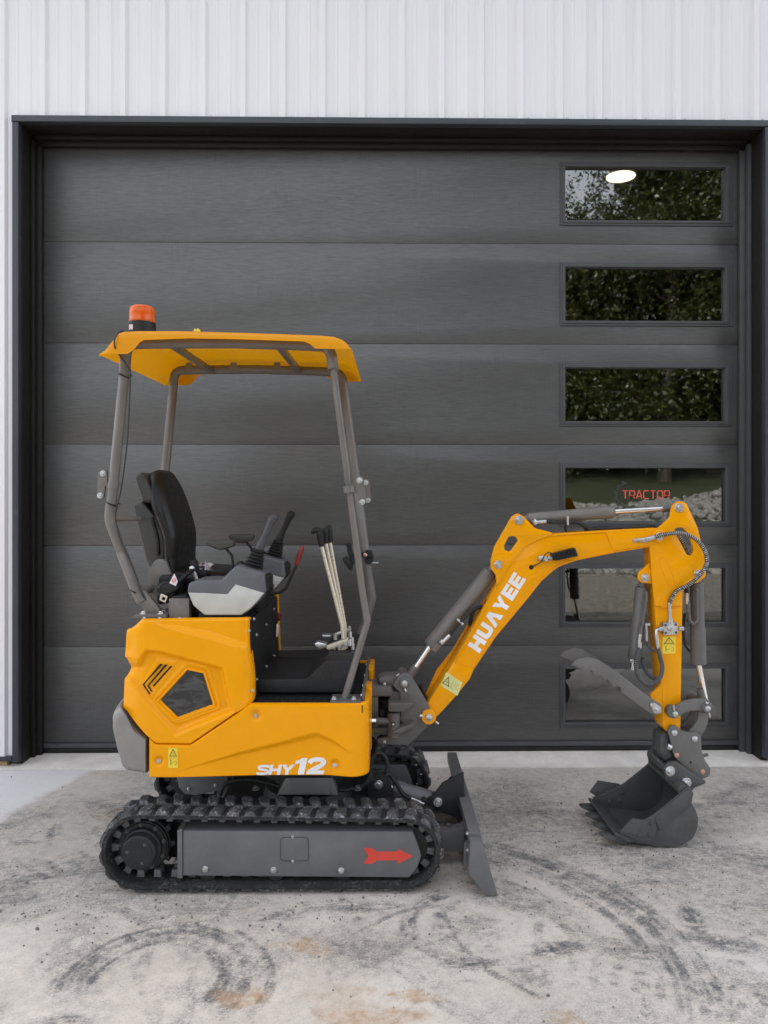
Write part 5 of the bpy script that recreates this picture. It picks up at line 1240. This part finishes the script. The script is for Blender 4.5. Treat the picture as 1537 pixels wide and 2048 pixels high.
# ears for the cylinders
ear = [(993, 1172), (993, 1152, 6), (982.5, 1137, 5), (982, 1121, 5), (989, 1094), (1024, 1033, 5), (1036.5, 1026, 8), (1048, 1033, 5), (1070.6, 1056.5, 16), (1112, 1067, 4), (1080, 1078, 20), (1050, 1094, 20), (1022, 1128, 20)]
slot = [(1018, 1073, 3), (1031, 1072, 4), (1037, 1081, 4), (1021, 1103, 4), (1010, 1101, 4), (1009, 1091, 4)]
for d0, d1 in ((BN-.008, BN+.006), (BF-.006, BF+.008)):
    m = MB(B); m.plate(fil(ear), d0, d1, .002, [fil(slot)]); m.build('cylinder_ear', YEL, boom)
for x, y, r in ((1038.5, 1040.5, .021), (997, 1129, .019)):
    q = B.p(x, y, BN-.01); m = MB(B); m.cyl((q[0], BN-.013, q[2]), (q[0], BF+.013, q[2]), r*.62, .002); m.build('pin', ZINC, boom); bolt(B, x, y, BN-.009, r, boom)
# tip doubler
for d0, d1 in ((BN-.006, BN+.001), (BF-.001, BF+.006)):
    m = MB(B); m.plate(fil([(1213, 1065), (1316, 1060), (1326, 1072, 8), (1318, 1086, 6), (1298, 1091.5), (1228, 1102, 4), (1222, 1090)]), d0, d1, .002); m.build('tip_doubler', YEL, boom)
# lettering along the boom
LT = {'H': (.92, [[(0, 0), (.30, 0), (.30, .36), (.62, .36), (.62, 0), (.92, 0), (.92, 1), (.62, 1), (.62, .64), (.30, .64), (.30, 1), (0, 1)]]),
      'U': (.90, [[(.28, 0), (.62, 0), (.82, .06), (.90, .26), (.90, 1), (.60, 1), (.60, .34), (.54, .27), (.36, .27), (.30, .34), (.30, 1), (0, 1), (0, .26), (.08, .06)]]),
      'A': (1.0, [[(0, 0), (.28, 0), (.50, .62), (.60, .34), (.50, .34), (.50, .0), (1.0, 0), (.66, 1), (.34, 1)]]),
      'Y': (.96, [[(.33, 0), (.63, 0), (.63, .38), (.96, 1), (.64, 1), (.48, .64), (.32, 1), (0, 1), (.33, .38)]]),
      'E': (.82, [[(0, 0), (.82, 0), (.82, .25), (.30, .25), (.30, .385), (.76, .385), (.76, .615), (.30, .615), (.30, .75), (.82, .75), (.82, 1), (0, 1)]])}
LT['A'] = (1.0, [[(0, 0), (.29, 0), (.50, .60), (.62, .28), (.56, .17), (.64, 0), (1.0, 0), (.67, 1), (.33, 1)]])
o0 = Vector((959.5, 1306.5)); dr = Vector((93.5, -148)).normalized(); upv = Vector((-.836, -.549)); hgt = 28.5; x = 0
tot = sum(LT[c][0] for c in 'HUAYEE')+5*.09; kx = 174.5/(tot*hgt)
for c in 'HUAYEE':
    wd, polys = LT[c]; m = MB(B)
    for p in polys: m.plate([tuple(o0+dr*((x+q[0])*hgt*kx)+upv*(q[1]*hgt)) for q in p], BN-.001, BN+.0005, 0)
    m.build('letter', WHT, boom, 0); x += wd+.09
warn_label(B, BN-.0095, [(893, 1344), (925.5, 1365), (915.5, 1392), (882, 1371.5)], LPAL, boom, 'h')
# work light
m = MB(B); m.plate(fil([(1103.5, 1108, 2), (1151, 1095.5, 3), (1157.5, 1112.5, 2), (1110, 1122, 3)]), BN-.045, BN-.008, .003); wl = m.build('work_light', BLK, boom)
for i in range(8):
    x = 1108+i*5.6; y = 1110-i*1.45; m = MB(B); m.plate(ribbon([(x, y-3.4), (x+3.2, y+8.6)], 1.1), BN-.050, BN-.044, .001); m.build('cooling_fin', BLK, wl)
rodbetween(B, [(1077, 1117), (1086, 1116)], BN-.012, .013, 'hose_fitting', ZINC, boom); rodbetween(B, [(1086, 1117.5), (1104, 1115)], BN-.014, .010, 'hose_fitting', ZINC, boom); rodbetween(B, [(1092, 1113), (1094, 1122)], BN-.014, .012, 'hose_fitting', ZINC, boom)
hose(B, [B.p(*p) for p in ((1063.5, 1135, BN+.006), (1072, 1130, BN-.008), (1084, 1123, BN-.024), (1090, 1110, BN-.03), (1098, 1105, BN-.03), (1106, 1108, BN-.03))], .0025, wl, 'lamp_wire')
rodbetween(B, [(1272, 1080), (1292, 1083), (1300, 1079)], BN-.010, .007, 'hose_fitting', ZINC, boom)
bolt(B, 1270, 1081, BN-.007, .010, boom)

# ---------------------------------------------------------------- hydraulic cylinders
def hcyl(name, pin0, b0, b1, pin1, s, rb_, rr, mat, par, barrel_prof=None):
    """pin0/pin1: pins; b0..b1: barrel ends; the rod runs from b1 to pin1"""
    P = lambda q: B.p(q[0], q[1], s)
    m = MB(B); m.lathe(P(b0), P(b1), barrel_prof or [(0, rb_*.86), (.015, rb_), (.80, rb_), (.805, rb_*1.03), (.985, rb_*1.03), (1, rb_*.9)], 32); c = m.build(name, mat, par, 40)
    m = MB(B); m.lathe(P(b1), P(pin1), [(0, rr), (1, rr)], 20); m.build('cylinder_rod', CHR, c, 40)
    v0, v1 = Vector(P(pin0)), Vector(P(b0)); 
    m = MB(B); m.sweep([v0, v1], [rb_*.55, rb_*.7], 16); m.build('cylinder_base', mat, c, 40)
    for q in (pin0, pin1):
        a, d, z = P(q); m = MB(B); m.cyl((a, s-.032, z), (a, s+.032, z), rb_*.80, .003, 24); m.build('cylinder_eye', mat, c, 40)
    return c
P_ = lambda q: B.p(q[0], q[1], SM)
bcyl = hcyl('boom_cylinder', (997, 1129), (981, 1144), (860, 1293), (809.5, 1366.5), SM, .0345, .0128, ROP, ex)
m = MB(B); m.sweep([P_((809.5, 1366.5)), P_((832, 1333))], [.022, .018], 16); m.build('rod_clevis', ROP, bcyl, 40)
m = MB(B); m.plate(fil([(862, 1300), (878, 1282), (886, 1290), (872, 1306)], 3), SM-.035, SM+.01, .005); m.build('gland_block', ROP, bcyl)
rodbetween(B, [(880, 1281), (886, 1287)], SM-.045, .013, 'banjo_fitting', ZINC, bcyl); rodbetween(B, [(884, 1286), (900, 1270)], SM-.05, .0095, 'hose_fitting', ZINC, bcyl)
rodbetween(B, [(914, 1238), (926, 1249)], SM-.05, .0075, 'hose_clip', ZINC, bcyl)
hose(B, [B.p(*p) for p in ((899, 1271, SM-.05), (910, 1258, SM-.05), (921, 1244, SM-.05), (936, 1228, SM-.05), (950, 1218, SM-.04), (966, 1213, SM-.02))], .0075, bcyl, coil=BLK2, cr=.0016, pitch=.007)
hose(B, [B.p(*p) for p in ((950, 1218, SM-.03), (944, 1232, SM-.02), (940, 1250, SM))], .009, bcyl); hose(B, [B.p(*p) for p in ((976, 1200, SM-.03), (968, 1215, SM-.02), (962, 1226, SM-.02))], .009, bcyl)
acyl = hcyl('arm_cylinder', (1038.5, 1040.5), (1055, 1038.5), (1228, 1023.5), (1358.5, 1015.5), SM, .0285, .0115, ROP, ex)
m = MB(B); m.sweep([P_((1325, 1018)), P_((1358, 1015.5))], [.015, .017], 14); m.build('rod_end', DRK, acyl)
rodbetween(B, [(1066, 1040), (1072, 1048)], SM-.035, .014, 'banjo_fitting', ZINC, acyl); rodbetween(B, [(1072, 1045), (1093, 1043)], SM-.04, .009, 'hose_fitting', ZINC, acyl)
hose(B, [B.p(*p) for p in ((1092, 1043, SM-.04), (1112, 1045, SM-.04), (1136, 1044, SM-.04), (1158, 1046, SM-.035), (1176, 1058, SM-.02))], .0075, acyl, coil=BLK2, cr=.0018, pitch=.008)
rodbetween(B, [(1136, 1032), (1136, 1050)], SM-.045, .006, 'hose_clip', ZINC, acyl)
hose(B, [B.p(*p) for p in ((1136, 1048, SM-.03), (1131, 1054, SM-.02), (1132, 1062, SM-.01))], .006, acyl)
hose(B, [B.p(*p) for p in ((1170, 1061, SM+.0), (1200, 1057, SM+.0), (1260, 1055, SM), (1310, 1052, SM))], .010, acyl)

# ---------------------------------------------------------------- arm
AN, AF = SM-.050, SM+.050
PN = AN-.016                                          # cheek plates round the boom tip
armbox = [(1304, 1100), (1400, 1100), (1408, 1128, 10), (1404, 1158, 10), (1380, 1168, 6), (1366, 1182, 8), (1362, 1459), (1336, 1466, 6), (1326, 1452, 4), (1324, 1378), (1309, 1212)]
cheekA = [(1300, 1094), (1302, 1082, 6), (1308, 1062, 12), (1321, 1053, 20), (1340.6, 1035, 10), (1345, 1012, 10), (1357, 1001.5, 14), (1373, 1005, 12), (1396, 1055), (1404, 1087), (1412.5, 1128, 8), (1412.5, 1153, 10), (1396, 1166, 8), (1380, 1167.5, 6), (1366, 1181, 8), (1365.5, 1212), (1310, 1212), (1305, 1162)]
hole = [(1352, 1056, 5), (1366, 1055, 8), (1379, 1069, 10), (1388.5, 1100, 8), (1383, 1113, 6), (1374, 1108, 6), (1362, 1085, 8), (1350, 1064, 5)]
m = MB(B); m.plate(fil([(1308, 1180), (1366, 1180), (1362, 1459), (1336, 1466, 6), (1326, 1452, 4), (1324, 1378), (1309, 1212)]), AN, AF, .004); arm = m.build('arm', YEL, ex)
for k, (d0, d1) in enumerate(((PN, PN+.016), (AF, AF+.016))):
    m = MB(B); m.plate(fil(cheekA), d0, d1, .003, [fil(hole)]); m.build('arm_cheek', YEL, arm)
m = MB(B); m.plate(fil([(1302, 1096), (1310, 1096), (1316, 1182), (1308, 1182)]), AN+.002, AF-.002, .001); m.build('arm_back_plate', YEL, arm)
m = MB(B); m.plate([(1402, 1090), (1409, 1118), (1409, 1148), (1396, 1162), (1382, 1164), (1364, 1181), (1356, 1181), (1378, 1158), (1398, 1150), (1402, 1120)], AN+.002, AF-.002, .001); m.build('arm_front_plate', YEL, arm)
lug_ = [(1299, 1127), (1277, 1146, 8), (1276, 1158, 8), (1284, 1166, 6), (1306, 1167.5)]
for d0, d1 in ((AN-.002, AN+.012), (AF-.012, AF+.002)):
    m = MB(B); m.plate(fil(lug_), d0, d1, .002); m.build('thumb_cylinder_lug', YEL, arm)
# pressed panels: raised rims
def obl(p, q, r, n=10):
    p, q = Vector(p), Vector(q); d = (q-p).normalized(); a0 = math.atan2(d.y, d.x); o = []
    for i in range(n+1): a = a0+math.pi/2+math.pi*i/n; o.append((p.x+r*math.cos(a), p.y+r*math.sin(a)))
    for i in range(n+1): a = a0-math.pi/2+math.pi*i/n; o.append((q.x+r*math.cos(a), q.y+r*math.sin(a)))
    return o
m = MB(B); m.plate(obl((1326.5, 1122), (1342.5, 1163), 8.6), PN-.0022, PN+.001, .0012, [obl((1326.5, 1122), (1342.5, 1163), 7)]); m.build('pressed_panel', YEL, arm)
m = MB(B); m.plate(circ(1329.5, 1207, 9.0, 24), AN-.020, AN-.001, .003, [circ(1329.5, 1207, 5.5, 20)]); m.build('port_boss', YEL, arm)
for x, y, r, s_ in ((1358.5, 1015.5, .021, PN), (1290.5, 1155.5, .020, AN-.002), (1396.5, 1147.5, .019, PN)):
    q = B.p(x, y, s_); m = MB(B); m.cyl((q[0], s_-.003, q[2]), (q[0], AF+.018, q[2]), r*.6, .002); m.build('pin', ZINC, arm); bolt(B, x, y, s_, r, arm)
m = MB(B); m.disc(1319.5, 1073, PN-.010, AF+.026, .030, .003, 30); m.build('pivot_boss', YEL, arm); bolt(B, 1319.5, 1073, PN-.010, .019, arm)
m = MB(B); m.plate(fil([(1325, 1378), (1331, 1370), (1331, 1452), (1327, 1452)]), AN-.0015, AN+.001, 0); m.build('edge_weld', YEL, arm)
gus = [(1300, 1390, 2), (1320, 1372, 10), (1324, 1362), (1326, 1430), (1318, 1425)]
for d0, d1 in ((AN-.002, AN+.014), (AF-.014, AF+.002)):
    m = MB(B); m.plate(fil(gus), d0, d1, .002); m.build('thumb_gusset', YEL, arm)
# valve block, fittings, hoses on the arm
vb = MB(B); vb.plate(fil([(1327, 1246), (1356, 1244.5), (1357, 1269), (1328, 1270.5)], 1.5), AN-.045, AN+.002, .003); vbo = vb.build('valve_block', ZINC, ex)
for x, y in ((1331.5, 1250), (1352, 1249), (1332, 1266), (1353, 1265)): bolt(B, x, y, AN-.045, .006, vbo, DBOLT)
m = MB(B); m.disc(1342, 1257.5, AN-.062, AN-.04, .011, .003); m.build('valve_stem', ZINC, vbo)
for pts, r in (([(1341, 1245), (1340, 1232), (1339, 1205)], .0085), ([(1341, 1246), (1341, 1238)], .0135), ([(1357, 1257), (1367, 1257)], .011), ([(1327, 1258), (1318, 1258)], .0125), ([(1320, 1258), (1313, 1260), (1313, 1274)], .008), ([(1313, 1270), (1316, 1296)], .0095)):
    rodbetween(B, pts, AN-.026, r, 'hose_fitting', ZINC, vbo, 12)
hose(B, [B.p(*p) for p in ((1305, 1076, PN-.022), (1330, 1069, PN-.03), (1362, 1066.5, PN-.035), (1390, 1077, PN-.04), (1408, 1098, PN-.04), (1414, 1124, PN-.04), (1402, 1148, PN-.035), (1380, 1168, PN-.03), (1356, 1180, AN-.03), (1344, 1195, AN-.026), (1339, 1210, AN-.026))], .0088, vbo, 'armoured_hose', HOSE, ZINC, .0015, .0088)
rodbetween(B, [(1300, 1078), (1286, 1079), (1276, 1080)], BN-.02, .0075, 'hose_fitting', ZINC, vbo); rodbetween(B, [(1308, 1075), (1292, 1079)], BN-.028, .0105, 'hose_fitting', ZINC, vbo)
hose(B, [B.p(*p) for p in ((1356, 1070, SM-.02), (1366, 1085, SM-.03), (1376, 1108, SM-.02))], .009, vbo, 'inner_hose', HOSE, ZINC, .0016, .008)
hose(B, [B.p(*p) for p in ((1316, 1294, AN-.026), (1321, 1315, AN-.03), (1325, 1335, AN-.035), (1320, 1356, AN-.04), (1302, 1369, AN-.045), (1284, 1362, AN-.045), (1273, 1340, AN-.04), (1274, 1315, AN-.035), (1280, 1296, AN-.035))], .0092, vbo, 'armoured_hose', HOSE, HGRY, .0015, .0085)
hose(B, [B.p(*p) for p in ((1284, 1316, AN+.03), (1290, 1338, AN+.03), (1300, 1352, AN+.03), (1312, 1357, AN+.04))], .0092, vbo, 'armoured_hose', HOSE, HGRY, .0015, .0085)
hose(B, [B.p(*p) for p in ((1293, 1254, AN+.01), (1294, 1275, AN), (1298, 1292, AN), (1308, 1302, AN+.02))], .006, vbo, 'thin_hose', HOSE, HGRY, .0012, .006)
rodbetween(B, [(1290, 1250), (1300, 1249)], AN, .008, 'hose_fitting', ZINC, vbo); rodbetween(B, [(1293, 1250), (1294, 1282)], AN-.004, .006, 'hose_fitting', ZINC, vbo)
warn_label(B, AN-.001, [(1325.5, 1273), (1352, 1272), (1352, 1307), (1325.5, 1308)], LYEL, arm, 'v')
# thumb and bucket cylinders
tcyl = hcyl('thumb_cylinder', (1290.5, 1155.5), (1283.5, 1174), (1269.5, 1318), (1262, 1349), SM-.01, .0285, .012, DRK, ex)
rodbetween(B, [(1290, 1186), (1293, 1184), (1293, 1200), (1283, 1262)], SM-.055, .0065, 'oil_pipe', DRK, tcyl, 10, .02)
rodbetween(B, [(1282, 1252), (1281, 1270)], SM-.055, .0095, 'pipe_nut', DRK, tcyl); rodbetween(B, [(1281, 1268), (1278, 1290)], SM-.057, .0085, 'hose_fitting', ZINC, tcyl); rodbetween(B, [(1280, 1284), (1279, 1298)], SM-.057, .0115, 'hose_fitting', ZINC, tcyl)
bolt(B, 1264, 1322, SM-.045, .010, tcyl)
kcyl = hcyl('bucket_cylinder', (1396.5, 1147.5), (1393.5, 1166), (1397.5, 1328), (1414.5, 1416), SM, .0335, .0125, DRK, ex, [(0, .029), (.01, .030), (.55, .031), (.56, .0345), (.99, .0345), (1, .031)])
m = MB(B); m.sweep([P_((1401, 1378)), P_((1403, 1392)), P_((1413, 1412))], [.016, .019, .020], 16); m.build('rod_clevis', DRK, kcyl, 40)
rodbetween(B, [(1391, 1180), (1395, 1178), (1396, 1240), (1388, 1250), (1380, 1240), (1379, 1226)], SM-.045, .0065, 'oil_pipe', DRK, kcyl, 10, .02)
rodbetween(B, [(1377, 1228), (1377, 1205)], SM-.03, .0105, 'hose_fitting', DRK, kcyl); rodbetween(B, [(1374, 1208), (1374, 1186)], SM-.03, .009, 'hose_fitting', ZINC, kcyl)
hose(B, [B.p(*p) for p in ((1374, 1190, SM-.02), (1372, 1170, SM-.02), (1368, 1150, SM))], .009, kcyl, coil=BLK2)
hose(B, [B.p(*p) for p in ((1370, 1228, SM+.02), (1367, 1260, SM+.03), (1371, 1290, SM+.03), (1380, 1303, SM+.03))], .006, kcyl)

# ---------------------------------------------------------------- thumb
TH = [(1143, 1330), (1154, 1319.5), (1175, 1313.7), (1193.7, 1318), (1217, 1332), (1245, 1351), (1282.7, 1381.6), (1306, 1398), (1320, 1407, 6), (1326, 1417, 6), (1321, 1428, 6), (1308.4, 1430, 5), (1296.7, 1423.7), (1243, 1384), (1243, 1375.7), (1234.7, 1372), (1227.6, 1374.6), (1221.8, 1367.5), (1219.4, 1361.7), (1214.8, 1360), (1209, 1364), (1205.4, 1354.7), (1200.7, 1351), (1193.7, 1354), (1187.8, 1350), (1186.7, 1344), (1180.8, 1340), (1172.6, 1342)]
T0, T1 = SM-.105, SM+.10
tho = [(lambda q: (q[0], q[2]))(B.p(x, y, T0)) for x, y in fil(TH)]
m = MB(B); m.prism2(tho, T0, T0+.012, .002); thumb = m.build('thumb', LINK, ex)
m = MB(B); m.prism2(tho, T1-.012, T1, .002); m.build('thumb_plate', DRK, thumb)
for x, y in ((1205, 1335), (1262, 1380), (1310, 1417)):
    q = B.p(x, y, T0); m = MB(B); m.cyl((q[0], T0+.0125, q[2]), (q[0], T1-.0125, q[2]), .012, .001); m.build('cross_tube', DRK, thumb)
for d0, d1 in ((SM-.045, SM-.033), (SM+.02, SM+.032)):
    m = MB(B); m.plate(fil([(1235, 1352), (1256, 1338, 8), (1270, 1345, 8), (1290, 1384), (1270, 1384)]), d0, d1, .002); m.build('cylinder_lug', DRK, thumb)
m = MB(B); m.plate(fil([(1300, 1406, 6), (1309, 1405, 5), (1324, 1416, 7), (1322, 1428, 7), (1309, 1427, 7)]), T0-.006, T0+.001, .0015); m.build('keeper_plate', ZINC, thumb)
bolt(B, 1304.5, 1411, T0-.006, .0085, thumb); bolt(B, 1315, 1419, T0-.006, .0155, thumb)
# ---------------------------------------------------------------- bucket linkage
K0 = SM-.085
rock_ = [(1334, 1424, 8), (1341, 1414, 6), (1352, 1413, 4), (1360, 1406), (1373, 1401), (1386, 1398.5), (1402, 1398), (1414, 1399, 8), (1426, 1408, 9), (1424, 1422, 9), (1407, 1421, 4), (1386, 1421.5), (1372, 1425), (1360, 1431), (1350, 1438, 8), (1337, 1434, 8)]
for d0 in (K0, SM+.072):
    o_ = [(lambda q: (q[0], q[2]))(B.p(x, y, K0)) for x, y in fil(rock_)]; m = MB(B); m.prism2(o_, d0, d0+.014, .002); lk = m.build('bucket_link', LINK, ex)
    if d0 == K0: link1 = lk
m = MB(B); m.disc(1347, 1424.5, K0-.006, SM+.09, .026, .003); m.build('link_boss', DRK, link1); m = MB(B); m.disc(1415.5, 1416, K0-.008, SM+.095, .024, .003); m.build('link_boss', DRK, link1)
bolt(B, 1351, 1428, K0-.006, .013, link1, PINH, 'pin_head'); bolt(B, 1416, 1417, K0-.008, .013, link1, PINH, 'pin_head')
for p in ([(1347, 1410), (1348.5, 1421)], [(1418, 1425), (1420, 1434)], [(1411, 1405), (1416, 1407)]): rodbetween(B, p, K0-.008, .0055, 'grease_nipple', ZINC, link1)
curv = [(1398, 1424), (1419, 1428, 4), (1416, 1448), (1409, 1464), (1401, 1474), (1384, 1474, 6), (1378, 1463, 4), (1388, 1453), (1396, 1440)]
for d0 in (SM-.05, SM+.035):
    o_ = [(lambda q: (q[0], q[2]))(B.p(x, y, SM-.05)) for x, y in fil(curv)]; m = MB(B); m.prism2(o_, d0, d0+.016, .003); m.build('push_link', LINK if d0 < SM else DRK, ex)
m = MB(B); q0, q1 = B.p(1404, 1450, SM), B.p(1388, 1470, SM); m.sweep([q0, q1], .016, 14); m.build('link_spacer', DRK, link1)
# ---------------------------------------------------------------- quick coupler
Q0 = SM-.075
qc = [(1336, 1462, 5), (1342, 1451, 6), (1354, 1452, 6), (1363, 1461, 5), (1377, 1464.5), (1394, 1465, 5), (1403, 1473, 5), (1404, 1502, 8), (1411, 1521), (1422.5, 1538, 8), (1420, 1553, 8), (1405, 1558.5, 6), (1394, 1553), (1377, 1540), (1357, 1522, 6), (1347, 1506), (1342, 1482)]
qo = [(lambda q: (q[0], q[2]))(B.p(x, y, Q0)) for x, y in fil(qc)]
m = MB(B); m.prism2(qo, Q0, Q0+.016, .0025); m.prism2(qo, SM+.059, SM+.075, .0025); cp = m.build('quick_coupler', LINK, ex)
m = MB(B); m.prism2(inset(ccw(qo), .016), Q0+.0165, SM+.0585, .002); m.build('coupler_body', DRK, cp)
for x, y in ((1349.4, 1465.5), (1390, 1477.5)): bolt(B, x, y, Q0, .0135, cp, PINH, 'pin_head')
for x, y in ((1354, 1510.5), (1405.5, 1543.5)): bolt(B, x, y, Q0, .0115, cp, COPB, 'pin_head')
m = MB(B); m.disc(1382, 1525, Q0-.0005, Q0+.01, .0055, .0003, 12); m.build('drilled_hole', BLK3, cp)
rodbetween(B, [(1404, 1512), (1416, 1509)], SM-.04, .007, 'lock_handle', DRK, cp)
rodbetween(B, [(1334, 1492), (1342, 1496)], SM-.085, .013, 'lock_nut', ZINC, cp, 6)
m = MB(B); m.plate(fil([(1322, 1470), (1336, 1466), (1345, 1515), (1330, 1522), (1320, 1506)], 3), SM-.05, SM+.05, .006); m.build('coupler_hook', BUC, cp)
# ---------------------------------------------------------------- bucket
K1, K2 = 3.352, 3.735
side = [(1379, 1578, 8), (1388, 1592, 8), (1384, 1613), (1392, 1626), (1397.5, 1643, 10), (1396, 1662, 12), (1388, 1682, 14), (1366, 1697, 16), (1344, 1701), (1312, 1698), (1262, 1690), (1246, 1682), (1237, 1668), (1262, 1660), (1308, 1636.5), (1345, 1607)]
def bp2(o): return [(lambda q: (q[0], q[2]))(B.p(x, y, K1)) for x, y in fil(o)]
sd = bp2(side); zlow = min(z for _, z in sd); sd = [(a, z-zlow+.003) for a, z in sd]; dz = -zlow+.003
m = MB(B); m.prism2(sd, K1, K1+.012, .003); bk = m.build('bucket', BUC, ex)
m = MB(B); m.prism2(sd, K2-.012, K2, .003); m.build('bucket_side', BUC, bk)
shell = [(1379, 1578), (1388, 1592), (1384.5, 1613), (1392, 1626), (1397, 1643), (1396, 1662), (1388, 1682), (1366, 1697), (1344, 1700.5), (1312, 1697.5), (1262, 1689), (1234, 1678)]
sp2 = [(B.p(x, y, K1)[0], 0, B.p(x, y, K1)[2]+dz) for x, y in shell]; spl = cat(sp2, 5)
def sheet(P, th, d0, d1, m):
    n = len(P); nr = []
    for i in range(n):
        t_ = (P[min(n-1, i+1)]-P[max(0, i-1)]).normalized(); nr.append(Vector((t_.z, 0, -t_.x)))
    o_ = [(p.x, p.z) for p in P]+[(p.x+q.x*-th*-1, p.z+q.z*th) for p, q in list(zip(P, nr))[::-1]]
    m.prism2(o_, d0, d1, 0)
m = MB(B); inner = [Vector((p.x, 0, p.z)) for p in spl]
cen = Vector((B.p(1330, 1645, K1)[0], 0, B.p(1330, 1645, K1)[2]+dz))
o_ = [(p.x, p.z) for p in inner]+[((p+(cen-p).normalized()*.009).x, (p+(cen-p).normalized()*.009).z) for p in inner[::-1]]
m.prism2(o_, K1+.0125, K2-.0125, 0); m.build('bucket_shell', BUC, bk, 45)
# lower band plate on the near side, raised
band = [(1379, 1581, 8), (1386, 1592, 8), (1383, 1613), (1330, 1662), (1318, 1668), (1310, 1640), (1345, 1609)]
m = MB(B); m.prism2([(a, z+dz) for a, z in bp2(band)], K1-.005, K1+.001, .002); m.build('side_band', BUC, bk)
# top tube, ears, pins
tq = [B.p(1379, 1579, K1), B.p(1376, 1585, K1)]
m = MB(B); a, z = B.p(1371, 1590, K1)[0], B.p(1371, 1590, K1)[2]+dz; m.cyl((a, K1+.013, z), (a, K2-.013, z), .026, .002); m.build('torsion_tube', BUC, bk)
earb = [(1328, 1536, 8), (1338, 1524, 10), (1354, 1523, 6), (1392, 1550), (1412, 1562), (1411, 1568, 4), (1387, 1577, 4), (1362, 1574, 8), (1332, 1556, 8)]
for d0 in (SM-.105, SM+.088):
    o_ = [(lambda q: (q[0], q[2]))(B.p(x, y, SM-.105)) for x, y in fil(earb)]; m = MB(B); m.prism2(o_, d0, d0+.016, .003); m.build('bucket_ear', BUC, bk)
for x, y in ((1340.4, 1542), (1373, 1565)):
    q = B.p(x, y, SM-.105); m = MB(B); m.cyl((q[0], SM-.108, q[2]), (q[0], SM+.106, q[2]), .013, .002); m.build('bucket_pin', ZINC, bk); bolt(B, x, y, SM-.105, .0225, bk)
m = MB(B); q0 = B.p(1345, 1560, SM-.06); m.plate(fil([(1322, 1536), (1334, 1534), (1356, 1560), (1392, 1574), (1380, 1592), (1350, 1574)], 5), SM-.07, SM+.12, .008); m.build('ear_base', BUC, bk)
# cutting lip, teeth and side cutters
lipc = [(1262, 1692), (1246, 1685), (1229, 1674), (1231, 1670), (1262, 1683)]
m = MB(B); m.prism2([(a, z+dz) for a, z in bp2(lipc)], K1-.004, K2+.004, .002); m.build('cutting_lip', BUC, bk)
th = [(1256, 1686), (1238, 1679), (1208, 1679.5), (1206, 1682.5), (1224, 1691), (1244, 1697), (1260, 1697)]
tz = [(a, z+dz) for a, z in bp2(th)]
for i in range(4):
    d = K1+.012+(K2-K1-.024-.045)*i/3.; m = MB(B); m.prism2(tz, d, d+.045, .005); m.build('bucket_tooth', BUC, bk)
cut = [(1238, 1668, 3), (1263, 1641, 4), (1304, 1646, 5), (1311, 1656, 5), (1308, 1680, 5), (1296, 1688, 3), (1270, 1683, 3), (1248, 1672)]
co = [(a, z+dz) for a, z in bp2(cut)]
m = MB(B); m.prism2(co, K1-.014, K1-.001, .003); m.build('side_cutter', BUC, bk)
co2 = [(a, z+dz) for a, z in bp2([(1233, 1659, 3), (1252, 1633, 3), (1300, 1641, 4), (1311, 1656, 5), (1308, 1676, 5), (1290, 1680, 3), (1261, 1676, 3)])]
m = MB(B); m.prism2(co2, K2+.001, K2+.014, .003); m.build('side_cutter', BUC, bk)
for x, y in ((1303, 1652), (1279, 1675.5), (1300.5, 1675)):
    q = B.p(x, y, K1-.014); bolt3(B, (q[0], K1-.014, q[2]+dz), .0125, bk, DBOLT)
for x, y in ((1240, 1600), (1220, 1603), (1245, 1584)):
    bolt(B, x, y, K2-.014, .012, bk, DBOLT)
q = [B.p(x, y, K1-.015) for x, y in ((1265, 1667), (1275, 1662), (1282, 1656))]
m = MB(B); m.plate(ribbon([(1256, 1666), (1272, 1672), (1282, 1657)], 1.0), K1-.0165, K1-.013, .001); m.build('cutter_weld', BUC, bk)
